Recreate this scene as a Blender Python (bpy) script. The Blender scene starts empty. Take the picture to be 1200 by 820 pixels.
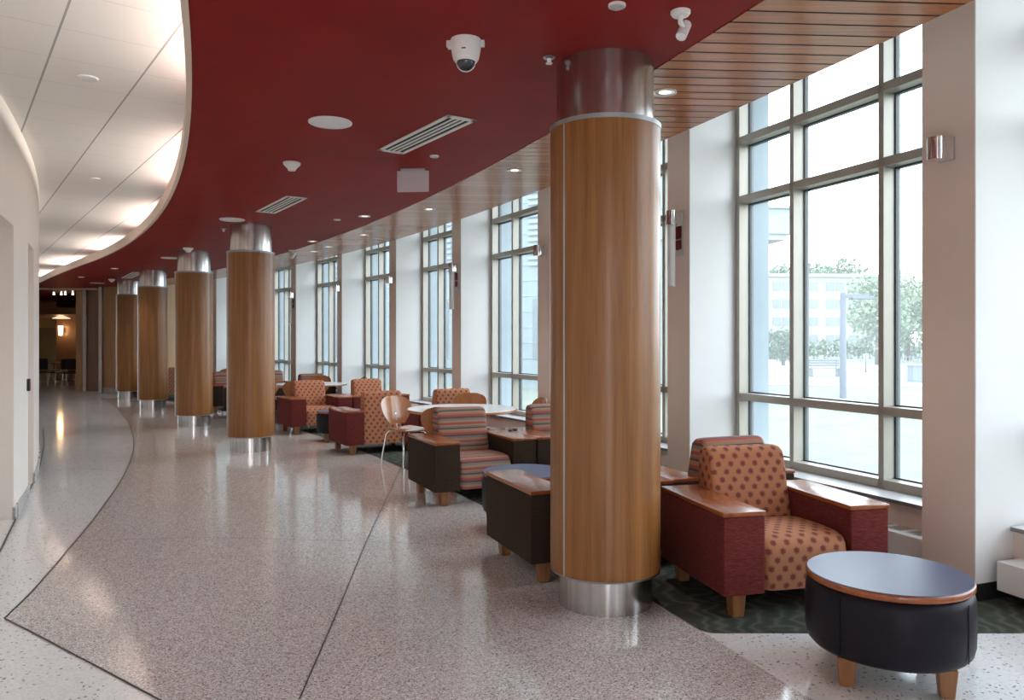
import bpy, bmesh, math, random
from mathutils import Vector, Matrix
random.seed(7)
C = bpy.context.scene.collection
PI = math.pi
EYE = 1.55; FPX = 900.0
CX, CY = -41.75, -11.73                      # centre of the curved concourse

# ------------------------------------------------------------------ frames
def pol(R, ph, z=0.0):
    a = math.radians(ph)
    return Vector((CX + R*math.cos(a), CY + R*math.sin(a), z))
def phi_at(px, R):
    """angle on the circle R that lies on the sight line through photo column px (far crossing)"""
    k = (px-600)/FPX
    a = k*k+1; b = -2*(k*CX+CY); c = CX*CX+CY*CY-R*R
    Y = (-b+math.sqrt(b*b-4*a*c))/(2*a)
    return math.degrees(math.atan2(Y-CY, k*Y-CX))
def phi_near(px, R):
    k = (px-600)/FPX
    a = k*k+1; b = -2*(k*CX+CY); c = CX*CX+CY*CY-R*R
    Y = (-b-math.sqrt(max(0, b*b-4*a*c)))/(2*a)
    return math.degrees(math.atan2(Y-CY, k*Y-CX))
def at(px, py, z):
    Y = FPX*(EYE-z)/(py-400.0)
    return Vector(((px-600)/FPX*Y, Y, z))

# ------------------------------------------------------------------ materials
def newmat(name):
    m = bpy.data.materials.new(name); m.use_nodes = True
    nt = m.node_tree; b = nt.nodes['Principled BSDF']
    return m, nt, b
def setc(b, col=None, rough=None, metal=None, spec=None, coat=None, coat_r=None):
    if col is not None: b.inputs['Base Color'].default_value = (*col, 1)
    if rough is not None: b.inputs['Roughness'].default_value = rough
    if metal is not None: b.inputs['Metallic'].default_value = metal
    if spec is not None: b.inputs['Specular IOR Level'].default_value = spec
    if coat is not None: b.inputs['Coat Weight'].default_value = coat
    if coat_r is not None: b.inputs['Coat Roughness'].default_value = coat_r
def N(nt, t, **kw):
    n = nt.nodes.new(t)
    for k, v in kw.items(): setattr(n, k, v)
    return n
def L(nt, a, b): nt.links.new(a, b)
def ramp(nt, stops, interp='LINEAR'):
    r = N(nt, 'ShaderNodeValToRGB'); cr = r.color_ramp; cr.interpolation = interp
    while len(cr.elements) < len(stops): cr.elements.new(0.5)
    for e, (p, c) in zip(cr.elements, stops): e.position = p; e.color = (*c, 1)
    return r
def math_(nt, op, a, b=None, clamp=False):
    n = N(nt, 'ShaderNodeMath', operation=op, use_clamp=clamp)
    for i, v in enumerate((a, b)):
        if v is None: continue
        if isinstance(v, (int, float)): n.inputs[i].default_value = v
        else: L(nt, v, n.inputs[i])
    return n.outputs[0]
def mixc(nt, f, a, b):
    n = N(nt, 'ShaderNodeMix', data_type='RGBA')
    if isinstance(f, (int, float)): n.inputs[0].default_value = f
    else: L(nt, f, n.inputs[0])
    for i, v in ((6, a), (7, b)):
        if isinstance(v, tuple): n.inputs[i].default_value = (*v, 1)
        else: L(nt, v, n.inputs[i])
    return n.outputs[2]
def objco(nt, scale=(1, 1, 1), rot=(0, 0, 0), uv=False):
    tc = N(nt, 'ShaderNodeTexCoord'); mp = N(nt, 'ShaderNodeMapping')
    mp.inputs['Scale'].default_value = scale; mp.inputs['Rotation'].default_value = rot
    L(nt, tc.outputs['UV' if uv else 'Object'], mp.inputs['Vector'])
    return mp.outputs[0]
def bump(nt, b, h, strength=0.2, dist=0.01):
    n = N(nt, 'ShaderNodeBump'); n.inputs['Strength'].default_value = strength; n.inputs['Distance'].default_value = dist
    L(nt, h, n.inputs['Height']); L(nt, n.outputs[0], b.inputs['Normal'])
def noise(nt, co, scale, detail=2, rough=0.5):
    n = N(nt, 'ShaderNodeTexNoise'); n.inputs['Scale'].default_value = scale
    n.inputs['Detail'].default_value = detail; n.inputs['Roughness'].default_value = rough
    L(nt, co, n.inputs['Vector']); return n.outputs['Fac']

def plain(name, col, rough=0.5, metal=0.0, spec=0.5, var=0.06, vs=6.0):
    m, nt, b = newmat(name); setc(b, col, rough, metal, spec)
    f = noise(nt, objco(nt), vs, 3)
    d = tuple(max(0, c*(1-var)) for c in col); u = tuple(min(1, c*(1+var)) for c in col)
    r = ramp(nt, [(0.3, d), (0.7, u)]); L(nt, f, r.inputs[0]); L(nt, r.outputs[0], b.inputs['Base Color'])
    return m
def terrazzo(name, base, chips, scale, rough):
    m, nt, b = newmat(name); setc(b, base, rough, 0, 0.5)
    co = objco(nt)
    v = N(nt, 'ShaderNodeTexVoronoi'); v.inputs['Scale'].default_value = scale; v.inputs['Randomness'].default_value = 1
    L(nt, co, v.inputs['Vector'])
    sep = N(nt, 'ShaderNodeSeparateColor'); L(nt, v.outputs['Color'], sep.inputs[0])
    r = ramp(nt, chips, 'CONSTANT'); L(nt, sep.outputs[0], r.inputs[0])
    big = noise(nt, co, 0.55, 2)
    br = ramp(nt, [(0.3, (0.93, 0.93, 0.93)), (0.7, (1, 1, 1))]); L(nt, big, br.inputs[0])
    mm = N(nt, 'ShaderNodeMix', data_type='RGBA', blend_type='MULTIPLY'); mm.inputs[0].default_value = 1
    L(nt, r.outputs[0], mm.inputs[6]); L(nt, br.outputs[0], mm.inputs[7]); L(nt, mm.outputs[2], b.inputs['Base Color'])
    rr = ramp(nt, [(0.3, (rough*0.8,)*3), (0.7, (rough*1.25,)*3)]); L(nt, noise(nt, co, 3, 3), rr.inputs[0])
    L(nt, rr.outputs[0], b.inputs['Roughness'])
    return m
def woodmat(name, dark, light, rough, coat, axis, gs=1.0, spec=0.5):
    """straight grained veneer; axis = the grain direction"""
    m, nt, b = newmat(name); setc(b, light, rough, 0, spec, coat, 0.12)
    s = [22*gs]*3; s['xyz'.index(axis)] = 0.7*gs
    f = noise(nt, objco(nt, tuple(s)), 1.0, 6, 0.62)
    s2 = [90*gs]*3; s2['xyz'.index(axis)] = 3.0*gs
    g = noise(nt, objco(nt, tuple(s2)), 1.0, 3, 0.6)
    h = math_(nt, 'ADD', math_(nt, 'MULTIPLY', f, 0.72), math_(nt, 'MULTIPLY', g, 0.28))
    r = ramp(nt, [(0.32, dark), (0.68, light)]); L(nt, h, r.inputs[0]); L(nt, r.outputs[0], b.inputs['Base Color'])
    return m
def fabric(name, col, col2):
    m, nt, b = newmat(name); setc(b, col, 0.9, 0, 0.1)
    f = noise(nt, objco(nt, (30, 30, 240)), 1.0, 3, 0.6)
    r = ramp(nt, [(0.35, col), (0.7, col2)]); L(nt, f, r.inputs[0]); L(nt, r.outputs[0], b.inputs['Base Color'])
    bump(nt, b, f, 0.35, 0.003); b.inputs['Sheen Weight'].default_value = 0.03
    return m
def dotted(name):
    m, nt, b = newmat(name); setc(b, (0.5, 0.2, 0.1), 0.85, 0, 0.2)
    tc = N(nt, 'ShaderNodeTexCoord'); sp = N(nt, 'ShaderNodeSeparateXYZ'); L(nt, tc.outputs['UV'], sp.inputs[0])
    u = math_(nt, 'MULTIPLY', sp.outputs[0], 1/0.086); v = math_(nt, 'MULTIPLY', sp.outputs[1], 1/0.050)
    row = math_(nt, 'FLOOR', v)
    off = math_(nt, 'MULTIPLY', math_(nt, 'MODULO', math_(nt, 'ABSOLUTE', row), 2.0), 0.5)
    uu = math_(nt, 'ADD', math_(nt, 'ADD', u, off), math_(nt, 'MULTIPLY', row, 0.08))
    fu = math_(nt, 'SUBTRACT', math_(nt, 'FRACT', uu), 0.5); fv = math_(nt, 'SUBTRACT', math_(nt, 'FRACT', v), 0.5)
    fu = math_(nt, 'MULTIPLY', fu, 1.72)
    d = math_(nt, 'SQRT', math_(nt, 'ADD', math_(nt, 'MULTIPLY', fu, fu), math_(nt, 'MULTIPLY', fv, fv)))
    ang = math_(nt, 'ARCTAN2', fv, fu)
    pet = math_(nt, 'MULTIPLY', math_(nt, 'COSINE', math_(nt, 'MULTIPLY', ang, 6.0)), 0.04)
    cmb = N(nt, 'ShaderNodeCombineXYZ'); L(nt, u, cmb.inputs[0]); L(nt, v, cmb.inputs[1])
    nz = math_(nt, 'MULTIPLY', math_(nt, 'SUBTRACT', noise(nt, cmb.outputs[0], 3.2, 3), 0.5), 0.22)
    dd = math_(nt, 'ADD', math_(nt, 'ADD', d, pet), nz)
    r = ramp(nt, [(0.12, (0.165, 0.045, 0.042)), (0.29, (0.23, 0.072, 0.055)), (0.46, (0.45, 0.195, 0.102))])
    L(nt, dd, r.inputs[0])
    w = noise(nt, objco(nt, (160, 160, 160)), 1.0, 2)
    L(nt, mixc(nt, math_(nt, 'MULTIPLY', w, 0.16), r.outputs[0], (0.36, 0.14, 0.08)), b.inputs['Base Color'])
    return m
def striped(name):
    m, nt, b = newmat(name); setc(b, (0.5, 0.2, 0.2), 0.85, 0, 0.2)
    tc = N(nt, 'ShaderNodeTexCoord'); sp = N(nt, 'ShaderNodeSeparateXYZ'); L(nt, tc.outputs['UV'], sp.inputs[0])
    v = math_(nt, 'FRACT', math_(nt, 'MULTIPLY', sp.outputs[1], 1/0.185))
    red, tan, grn, drk, org = (0.36, 0.085, 0.085), (0.36, 0.24, 0.16), (0.22, 0.19, 0.14), (0.10, 0.075, 0.085), (0.42, 0.19, 0.10)
    r = ramp(nt, [(0, red), (0.13, tan), (0.25, grn), (0.36, drk), (0.45, red), (0.58, org), (0.66, tan), (0.76, drk), (0.84, grn), (0.93, tan)], 'CONSTANT')
    L(nt, v, r.inputs[0])
    w = noise(nt, objco(nt, (160, 160, 160)), 1.0, 2)
    L(nt, mixc(nt, math_(nt, 'MULTIPLY', w, 0.2), r.outputs[0], (0.2, 0.12, 0.1)), b.inputs['Base Color'])
    return m
def slat_ceiling(name):
    m, nt, b = newmat(name); setc(b, (0.4, 0.15, 0.05), 0.22, 0, 0.3)
    co = objco(nt, rot=(0, 0, math.radians(-3.5)))
    sp = N(nt, 'ShaderNodeSeparateXYZ'); L(nt, co, sp.inputs[0])
    v = math_(nt, 'MULTIPLY', sp.outputs[1], 1/0.138); fr = math_(nt, 'FRACT', v)
    gap = math_(nt, 'LESS_THAN', fr, 0.11)
    cid = N(nt, 'ShaderNodeTexWhiteNoise', noise_dimensions='1D'); L(nt, math_(nt, 'FLOOR', v), cid.inputs['W'])
    g = noise(nt, objco(nt, (1.2, 60, 1), (0, 0, math.radians(-3.5))), 1.0, 4, 0.6)
    h = math_(nt, 'ADD', math_(nt, 'MULTIPLY', g, 0.7), math_(nt, 'MULTIPLY', cid.outputs['Value'], 0.3))
    r = ramp(nt, [(0.25, (0.33, 0.105, 0.032)), (0.75, (0.56, 0.21, 0.072))]); L(nt, h, r.inputs[0])
    L(nt, mixc(nt, gap, r.outputs[0], (0.012, 0.006, 0.004)), b.inputs['Base Color'])
    ro = math_(nt, 'ADD', 0.2, math_(nt, 'MULTIPLY', gap, 0.6)); L(nt, ro, b.inputs['Roughness'])
    return m
def tile_ceiling(name):
    m, nt, b = newmat(name); setc(b, (0.8, 0.77, 0.72), 0.9, 0, 0.2)
    tc = N(nt, 'ShaderNodeTexCoord')
    def lines(vx, vy, pitch, off, w):
        d = N(nt, 'ShaderNodeVectorMath', operation='DOT_PRODUCT'); d.inputs[1].default_value = (vx, vy, 0)
        L(nt, tc.outputs['Object'], d.inputs[0])
        f = math_(nt, 'FRACT', math_(nt, 'MULTIPLY', math_(nt, 'SUBTRACT', d.outputs['Value'], off), 1/pitch))
        return math_(nt, 'LESS_THAN', f, w/pitch)
    a = lines(0.804, 0.595, 0.59, 0.574, 0.014); c = lines(-0.595, 0.804, 0.59, 6.69, 0.007)
    f = noise(nt, objco(nt, (90, 90, 90)), 1.0, 2)
    base = mixc(nt, f, (0.76, 0.73, 0.69), (0.82, 0.79, 0.75))
    x = mixc(nt, c, base, (0.6, 0.58, 0.56)); x = mixc(nt, a, x, (0.38, 0.36, 0.35))
    L(nt, x, b.inputs['Base Color'])
    return m
def carpet(name):
    m, nt, b = newmat(name); setc(b, (0.1, 0.11, 0.09), 0.95, 0, 0.1)
    w = N(nt, 'ShaderNodeTexWave', wave_type='BANDS'); w.inputs['Scale'].default_value = 2.6
    w.inputs['Distortion'].default_value = 14; w.inputs['Detail'].default_value = 2
    L(nt, objco(nt, (1, 1.6, 1)), w.inputs['Vector'])
    r = ramp(nt, [(0.0, (0.06, 0.066, 0.055)), (0.72, (0.085, 0.094, 0.076)), (0.95, (0.125, 0.135, 0.112))]); L(nt, w.outputs[0], r.inputs[0])
    f = noise(nt, objco(nt, (260, 260, 260)), 1.0, 2)
    L(nt, mixc(nt, math_(nt, 'MULTIPLY', f, 0.4), r.outputs[0], (0.06, 0.065, 0.05)), b.inputs['Base Color'])
    bump(nt, b, f, 0.5, 0.004)
    return m
def steel(name, col=(0.62, 0.6, 0.59), rough=0.2):
    m, nt, b = newmat(name); setc(b, col, rough, 1.0)
    f = noise(nt, objco(nt, (14, 14, 0.15)), 1.0, 4)
    r = ramp(nt, [(0.3, (rough*0.75,)*3), (0.7, (rough*1.35,)*3)]); L(nt, f, r.inputs[0]); L(nt, r.outputs[0], b.inputs['Roughness'])
    f2 = noise(nt, objco(nt, (26, 26, 0.12)), 1.0, 4)
    r2 = ramp(nt, [(0.3, tuple(c*0.72 for c in col)), (0.7, tuple(min(1, c*1.15) for c in col))]); L(nt, f2, r2.inputs[0])
    L(nt, r2.outputs[0], b.inputs['Base Color'])
    return m
def glass_pane(name):
    m, nt, b = newmat(name); nt.nodes.remove(b); out = nt.nodes['Material Output']
    t = N(nt, 'ShaderNodeBsdfTransparent'); t.inputs[0].default_value = (0.90, 0.955, 0.965, 1)
    d = N(nt, 'ShaderNodeBsdfTranslucent'); d.inputs[0].default_value = (0.88, 0.95, 0.97, 1)
    g = N(nt, 'ShaderNodeBsdfGlossy'); g.inputs['Roughness'].default_value = 0.02
    m1 = N(nt, 'ShaderNodeMixShader'); L(nt, t.outputs[0], m1.inputs[1]); L(nt, d.outputs[0], m1.inputs[2])
    f = noise(nt, objco(nt, (1.5, 1.5, 1.5)), 1.0, 3)          # bright outdoor glare imitated by a milky veil in the pane
    rr = ramp(nt, [(0.3, (HAZE*0.85,)*3), (0.7, (HAZE*1.15,)*3)]); L(nt, f, rr.inputs[0]); L(nt, rr.outputs[0], m1.inputs[0])
    lw = N(nt, 'ShaderNodeLayerWeight'); lw.inputs['Blend'].default_value = 0.5      # same from both sides of the single pane
    fr5 = math_(nt, 'ADD', 0.04, math_(nt, 'MULTIPLY', math_(nt, 'POWER', lw.outputs['Facing'], 5.0), 0.9), True)
    m2 = N(nt, 'ShaderNodeMixShader'); L(nt, fr5, m2.inputs[0]); L(nt, m1.outputs[0], m2.inputs[1]); L(nt, g.outputs[0], m2.inputs[2])
    L(nt, m2.outputs[0], out.inputs[0])
    return m
def emit(name, col, s):
    m, nt, b = newmat(name); setc(b, col, 0.5)
    b.inputs['Emission Color'].default_value = (*col, 1); b.inputs['Emission Strength'].default_value = s
    f = noise(nt, objco(nt), 8.0, 2); r = ramp(nt, [(0.2, tuple(c*0.97 for c in col)), (0.8, col)]); L(nt, f, r.inputs[0]); L(nt, r.outputs[0], b.inputs['Base Color'])
    return m
HAZE = 0.115

M = {}
M['terrazzo'] = terrazzo('pink_terrazzo', (0.4, 0.33, 0.3), [(0, (0.22, 0.18, 0.17)), (0.10, (0.46, 0.405, 0.38)), (0.28, (0.58, 0.525, 0.50)), (0.60, (0.68, 0.625, 0.60)), (0.84, (0.86, 0.83, 0.81))], 180, 0.095)
M['terrazzo_w'] = terrazzo('white_terrazzo', (0.6, 0.58, 0.56), [(0, (0.32, 0.30, 0.29)), (0.03, (0.76, 0.755, 0.75)), (0.3, (0.83, 0.83, 0.83)), (0.75, (0.87, 0.87, 0.87))], 95, 0.095)
M['carpet'] = carpet('green_carpet')
M['strip'] = plain('divider_strip', (0.05, 0.045, 0.045), 0.5)
M['paint'] = plain('cream_paint', (0.81, 0.755, 0.70), 0.55, 0, 0.3, 0.015, 1.5)
M['wall_tan'] = plain('tan_wall_tone', (0.75, 0.635, 0.56), 0.55, 0, 0.3, 0.015, 1.5)  # tan tone of pier inner faces, aprons and left recesses
M['paint_w'] = plain('white_paint', (0.75, 0.74, 0.73), 0.5, 0, 0.35, 0.015, 1.5)
M['red'] = plain('red_paint', (0.235, 0.0105, 0.009), 0.5, 0, 0.08, 0.10, 2.0)
M['slat'] = slat_ceiling('slatted_wood')
M['tile'] = tile_ceiling('ceiling_tile')
M['colwood'] = woodmat('column_veneer', (0.185, 0.066, 0.0155), (0.345, 0.148, 0.041), 0.34, 0.08, 'z', 1.0, 0.4)
M['tabwood'] = woodmat('tablet_wood', (0.21, 0.052, 0.016), (0.36, 0.105, 0.032), 0.27, 0.2, 'y', 0.7)
M['legwood'] = woodmat('leg_wood', (0.19, 0.075, 0.026), (0.31, 0.135, 0.05), 0.4, 0.1, 'z')
M['ply'] = woodmat('plywood', (0.34, 0.13, 0.048), (0.48, 0.205, 0.085), 0.2, 0.5, 'z')
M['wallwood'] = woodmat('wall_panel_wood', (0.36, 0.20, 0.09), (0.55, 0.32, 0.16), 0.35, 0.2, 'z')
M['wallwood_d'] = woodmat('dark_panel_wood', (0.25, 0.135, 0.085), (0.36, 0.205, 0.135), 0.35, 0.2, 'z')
M['steel'] = steel('brushed_steel')
M['chrome'] = plain('chrome', (0.8, 0.8, 0.8), 0.08, 1.0)
M['alu'] = plain('aluminium_trim', (0.55, 0.55, 0.55), 0.35, 1.0)
M['trimgrey'] = plain('grey_trim_metal', (0.30, 0.31, 0.32), 0.4, 0.6)
M['opal_dim'] = emit('dim_diffuser', (1.0, 0.80, 0.52), 0.5)
M['mull'] = plain('champagne_aluminium', (0.40, 0.37, 0.32), 0.42, 0.25, 0.5, 0.03)
M['gasket'] = plain('black_gasket', (0.05, 0.06, 0.07), 0.5)
M['fab_red'] = fabric('maroon_fabric', (0.10, 0.0175, 0.015), (0.18, 0.038, 0.033))
M['fab_dark'] = fabric('dark_brown_fabric', (0.029, 0.018, 0.012), (0.052, 0.034, 0.023))
M['dots'] = dotted('dotted_fabric'); M['stripes'] = striped('striped_fabric')
M['vinyl'] = plain('dark_vinyl', (0.014, 0.012, 0.017), 0.42, 0, 0.14, 0.1)
M['slate'] = plain('slate_laminate', (0.05, 0.064, 0.14), 0.40, 0, 0.4, 0.05)
M['lam'] = plain('white_laminate', (0.78, 0.78, 0.78), 0.2, 0, 0.5, 0.02)
M['white'] = plain('white_enamel', (0.78, 0.76, 0.74), 0.35, 0, 0.5, 0.02)
M['sill'] = plain('sill_stone', (0.70, 0.70, 0.71), 0.3, 0, 0.5, 0.04)
M['sill_e'] = plain('sill_edge', (0.20, 0.18, 0.18), 0.4)
M['black'] = plain('black_rubber', (0.012, 0.012, 0.013), 0.5)
M['void'] = plain('dark_slot', (0.006, 0.006, 0.006), 0.8)
M['basegrey'] = terrazzo('grey_terrazzo_base', (0.5, 0.5, 0.5), [(0, (0.3, 0.29, 0.29)), (0.2, (0.45, 0.44, 0.44)), (0.7, (0.55, 0.54, 0.54))], 120, 0.3)
M['fascia'] = plain('fascia_paint', (0.72, 0.58, 0.47), 0.5, 0, 0.3, 0.03)
M['panel'] = plain('pale_acrylic', (0.62, 0.55, 0.58), 0.3, 0, 0.5, 0.03)
M['opal'] = emit('lit_diffuser', (1.0, 0.92, 0.80), 1.3)
M['opal_off'] = plain('opal_plastic', (0.80, 0.80, 0.80), 0.4)
M['reflector'] = plain('lamp_reflector', (0.75, 0.74, 0.72), 0.15, 1.0)
M['lampglow'] = emit('glowing_shade', (1.0, 0.66, 0.32), 4)
M['maroon_g'] = plain('maroon_panel', (0.16, 0.02, 0.025), 0.2)
M['tube'] = plain('frosted_tube', (0.66, 0.66, 0.66), 0.3)
M['dome'] = plain('smoked_dome', (0.015, 0.018, 0.022), 0.05, 0, 0.8)
HAZE_G = glass_pane('window_glass'); M['glass'] = HAZE_G
M['grass'] = plain('mown_grass', (0.135, 0.145, 0.11), 0.95, 0, 0.1, 0.15, 1.2)
M['pave'] = plain('pale_paving', (0.20, 0.20, 0.20), 0.9, 0, 0.2, 0.08, 0.6)
M['concrete'] = plain('pale_concrete', (0.24, 0.25, 0.26), 0.85, 0, 0.3, 0.06, 1.0)
M['facade'] = plain('pale_facade', (0.235, 0.235, 0.235), 0.85, 0, 0.2, 0.05, 0.5)
M['concrete_b'] = plain('bluish_cladding', (0.20, 0.25, 0.285), 0.8, 0, 0.2, 0.04)
M['wing'] = plain('bluish_wing_facade', (0.155, 0.195, 0.205), 0.85, 0, 0.2, 0.05, 0.5)
M['dkglass'] = plain('far_window_glass', (0.10, 0.12, 0.14), 0.2)
M['leaf'] = plain('tree_leaves', (0.095, 0.14, 0.085), 0.8, 0, 0.2, 0.35, 0.6)
M['leaf2'] = plain('pale_tree_leaves', (0.16, 0.205, 0.125), 0.8, 0, 0.2, 0.3, 0.6)
M['bark'] = plain('bark', (0.09, 0.07, 0.055), 0.9)
M['pole'] = plain('grey_pole_paint', (0.07, 0.085, 0.12), 0.5)
M['louver'] = plain('louver_blades', (0.14, 0.17, 0.21), 0.6)

# ------------------------------------------------------------------ mesh helpers
def obj(name, bm, mats, parent=None, smooth=False, auto=None):
    me = bpy.data.meshes.new(name); bm.normal_update(); bm.to_mesh(me); bm.free()
    if not isinstance(mats, (list, tuple)): mats = [mats]
    for m in mats: me.materials.append(m)
    o = bpy.data.objects.new(name, me); C.objects.link(o)
    if parent is not None: o.parent = parent
    if smooth:
        for p in me.polygons: p.use_smooth = True
        if auto: me.set_sharp_from_angle(angle=math.radians(auto))
    return o
def thing(name, label, cat, loc, rz=0.0, group=None):
    o = bpy.data.objects.new(name, None); C.objects.link(o); o.empty_display_size = 0.1
    o.location = loc; o.rotation_euler = (0, 0, rz); tag(o, label, cat, group); return o
def tag(o, label, cat, group=None, kind=None):
    o['label'] = label; o['category'] = cat
    if group: o['group'] = group
    if kind: o['kind'] = kind
    return o
def struct(name, bm, mats, smooth=False, auto=None, parent=None):
    o = obj(name, bm, mats, parent, smooth, auto)
    if parent is None: o['kind'] = 'structure'
    return o
def dup(root, loc, rz, label, group=None):
    r = root.copy(); C.objects.link(r); r.location = loc; r.rotation_euler = (0, 0, rz); r['label'] = label
    if group: r['group'] = group
    for ch in list(root.children):
        c = ch.copy(); C.objects.link(c); c.parent = r
        for g in list(ch.children):
            d = g.copy(); C.objects.link(d); d.parent = c
    return r
def face(bm, vs, mi=0):
    try: f = bm.faces.new(vs); f.material_index = mi; return f
    except ValueError: return None
def box(bm, x0, x1, y0, y1, z0, z1, bev=0.0, mi=0, seg=2, mat=None):
    g = bmesh.ops.create_cube(bm, size=1.0); vs = g['verts']
    for v in vs:
        v.co = Vector(((x0+x1)/2+v.co.x*(x1-x0), (y0+y1)/2+v.co.y*(y1-y0), (z0+z1)/2+v.co.z*(z1-z0)))
        if mat is not None: v.co = mat @ v.co
    fs = {f for v in vs for f in v.link_faces}
    for f in fs: f.material_index = mi
    if bev > 0:
        es = list({e for v in vs for e in v.link_edges})
        r = bmesh.ops.bevel(bm, geom=es, offset=bev, segments=seg, profile=0.6, affect='EDGES', clamp_overlap=True)
        for f in r['faces']: f.material_index = mi
def lathe(bm, prof, n=32, cx=0, cy=0, mi=0, a0=0.0, a1=2*PI, mat=None):
    """prof = [(r, z)...]; closed turn by default"""
    full = abs(a1-a0-2*PI) < 1e-6; rings = []
    cnt = n if full else n+1
    for r, z in prof:
        if r < 1e-6:
            co = Vector((cx, cy, z)); rings.append([bm.verts.new(mat @ co if mat else co)]*cnt); continue
        ring = []
        for i in range(cnt):
            a = a0+(a1-a0)*i/n; co = Vector((cx+r*math.cos(a), cy+r*math.sin(a), z))
            ring.append(bm.verts.new(mat @ co if mat else co))
        rings.append(ring)
    for A, B in zip(rings, rings[1:]):
        for i in range(n):
            j = (i+1) % cnt
            q = []
            for v in (A[i], A[j], B[j], B[i]):
                if v not in q: q.append(v)
            if len(q) >= 3: face(bm, q, mi)
def tube(bm, pts, r, n=10, mi=0, r2=None):
    pts = [Vector(p) for p in pts]; prev = None; m = len(pts)
    for i, p in enumerate(pts):
        d = (pts[min(i+1, m-1)]-pts[max(i-1, 0)]).normalized()
        up = Vector((0, 0, 1)) if abs(d.z) < 0.95 else Vector((1, 0, 0))
        a = d.cross(up).normalized(); b = d.cross(a).normalized()
        rr = r if r2 is None else r+(r2-r)*i/(m-1)
        ring = [bm.verts.new(p+a*rr*math.cos(2*PI*k/n)+b*rr*math.sin(2*PI*k/n)) for k in range(n)]
        if prev:
            for k in range(n): face(bm, [prev[k], prev[(k+1) % n], ring[(k+1) % n], ring[k]], mi)
        else: face(bm, ring[::-1], mi)
        prev = ring
    face(bm, prev, mi)
def arc_slab(bm, R0, R1, p0, p1, z0, z1, step=0.8, mi=0, caps=True):
    """solid between radii; R0, R1 may be functions of phi"""
    f0 = R0 if callable(R0) else (lambda p: R0); f1 = R1 if callable(R1) else (lambda p: R1)
    n = max(1, int(math.ceil((p1-p0)/step))); prev = None
    for i in range(n+1):
        p = p0+(p1-p0)*i/n
        q = [bm.verts.new(pol(f0(p), p, z0)), bm.verts.new(pol(f1(p), p, z0)), bm.verts.new(pol(f1(p), p, z1)), bm.verts.new(pol(f0(p), p, z1))]
        if prev:
            for k in range(4): face(bm, [prev[k], q[k], q[(k+1) % 4], prev[(k+1) % 4]], mi)
        elif caps: face(bm, q, mi)
        prev = q
    if caps: face(bm, prev[::-1], mi)
def prism(bm, pts, z0, z1, mi=0):
    a = [bm.verts.new((p[0], p[1], z0)) for p in pts]; b = [bm.verts.new((p[0], p[1], z1)) for p in pts]
    n = len(pts); face(bm, a[::-1], mi); face(bm, b, mi)
    for i in range(n): face(bm, [a[i], a[(i+1) % n], b[(i+1) % n], b[i]], mi)
def fixnormals(bm): bmesh.ops.recalc_face_normals(bm, faces=bm.faces[:])
def frame_at(R, ph, z=0.0):
    """local x = radially outwards, y = along the curve away from the camera"""
    return Matrix.Translation(pol(R, ph, z)) @ Matrix.Rotation(math.radians(ph), 4, 'Z')
def extrude_profile(bm, prof, xs, mi=0, shrink=None, close=True):
    """closed side profile [(y,z)] swept along x with uv (x, arc length); shrink[i] pulls the section in for rounded ends"""
    uv = bm.loops.layers.uv.verify(); n = len(prof)
    cy = sum(p[0] for p in prof)/n; cz = sum(p[1] for p in prof)/n
    arc = [0.0]
    for i in range(n): arc.append(arc[-1]+math.dist(prof[i], prof[(i+1) % n]))
    secs = []
    for k, x in enumerate(xs):
        s = 0.0 if shrink is None else shrink[k]
        sec = []
        for (y, z) in prof:
            d = Vector((0, cy-y, cz-z)); l = d.length
            sec.append(bm.verts.new(Vector((x, y, z))+d*(min(s, l)/l if l else 0)))
        secs.append(sec)
    for k in range(len(xs)-1):
        for i in range(n):
            j = (i+1) % n
            f = face(bm, [secs[k][i], secs[k][j], secs[k+1][j], secs[k+1][i]], mi)
            if f:
                for l, u, v in zip(f.loops, (xs[k], xs[k], xs[k+1], xs[k+1]), (arc[i], arc[i+1], arc[i+1], arc[i])): l[uv].uv = (u, v)
    for sec, x in ((secs[0][::-1], xs[0]), (secs[-1], xs[-1])):
        f = face(bm, sec, mi)
        if f:
            for l in f.loops: l[uv].uv = (l.vert.co.y, l.vert.co.z)
    fixnormals(bm)

# ------------------------------------------------------------------ architecture: numbers read off the plan
H = 3.195; HW = 3.50
R_WALL = 41.7; R_RED0, R_RED1, R_WOOD1 = 43.05, 45.65, 46.6
R_PIER = 47.4; R_WIN = R_PIER+0.52
def r_red(p): return R_RED0 + (0.0 if p < 40 else 0.0085*(p-40)**2)
def interp(tab):
    def f(p):
        if p <= tab[0][0]: return tab[0][1]+(p-tab[0][0])*(tab[1][1]-tab[0][1])/(tab[1][0]-tab[0][0])
        for (a, ra), (b, rb) in zip(tab, tab[1:]):
            if p <= b: return ra+(rb-ra)*(p-a)/(b-a)
        return tab[-1][1]
    return f
def tab_from(pxs):
    t = []
    for px, py in pxs:
        q = at(px, py, 0); t.append((math.degrees(math.atan2(q.y-CY, q.x-CX)), math.hypot(q.x-CX, q.y-CY)))
    return sorted(t)
r_pink = interp(tab_from([(5, 725), (33.4, 698), (78.6, 646), (123.7, 589.5), (150.5, 546), (156.8, 519), (153, 503), (143, 486), (123, 469.7), (97, 460)]))

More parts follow.
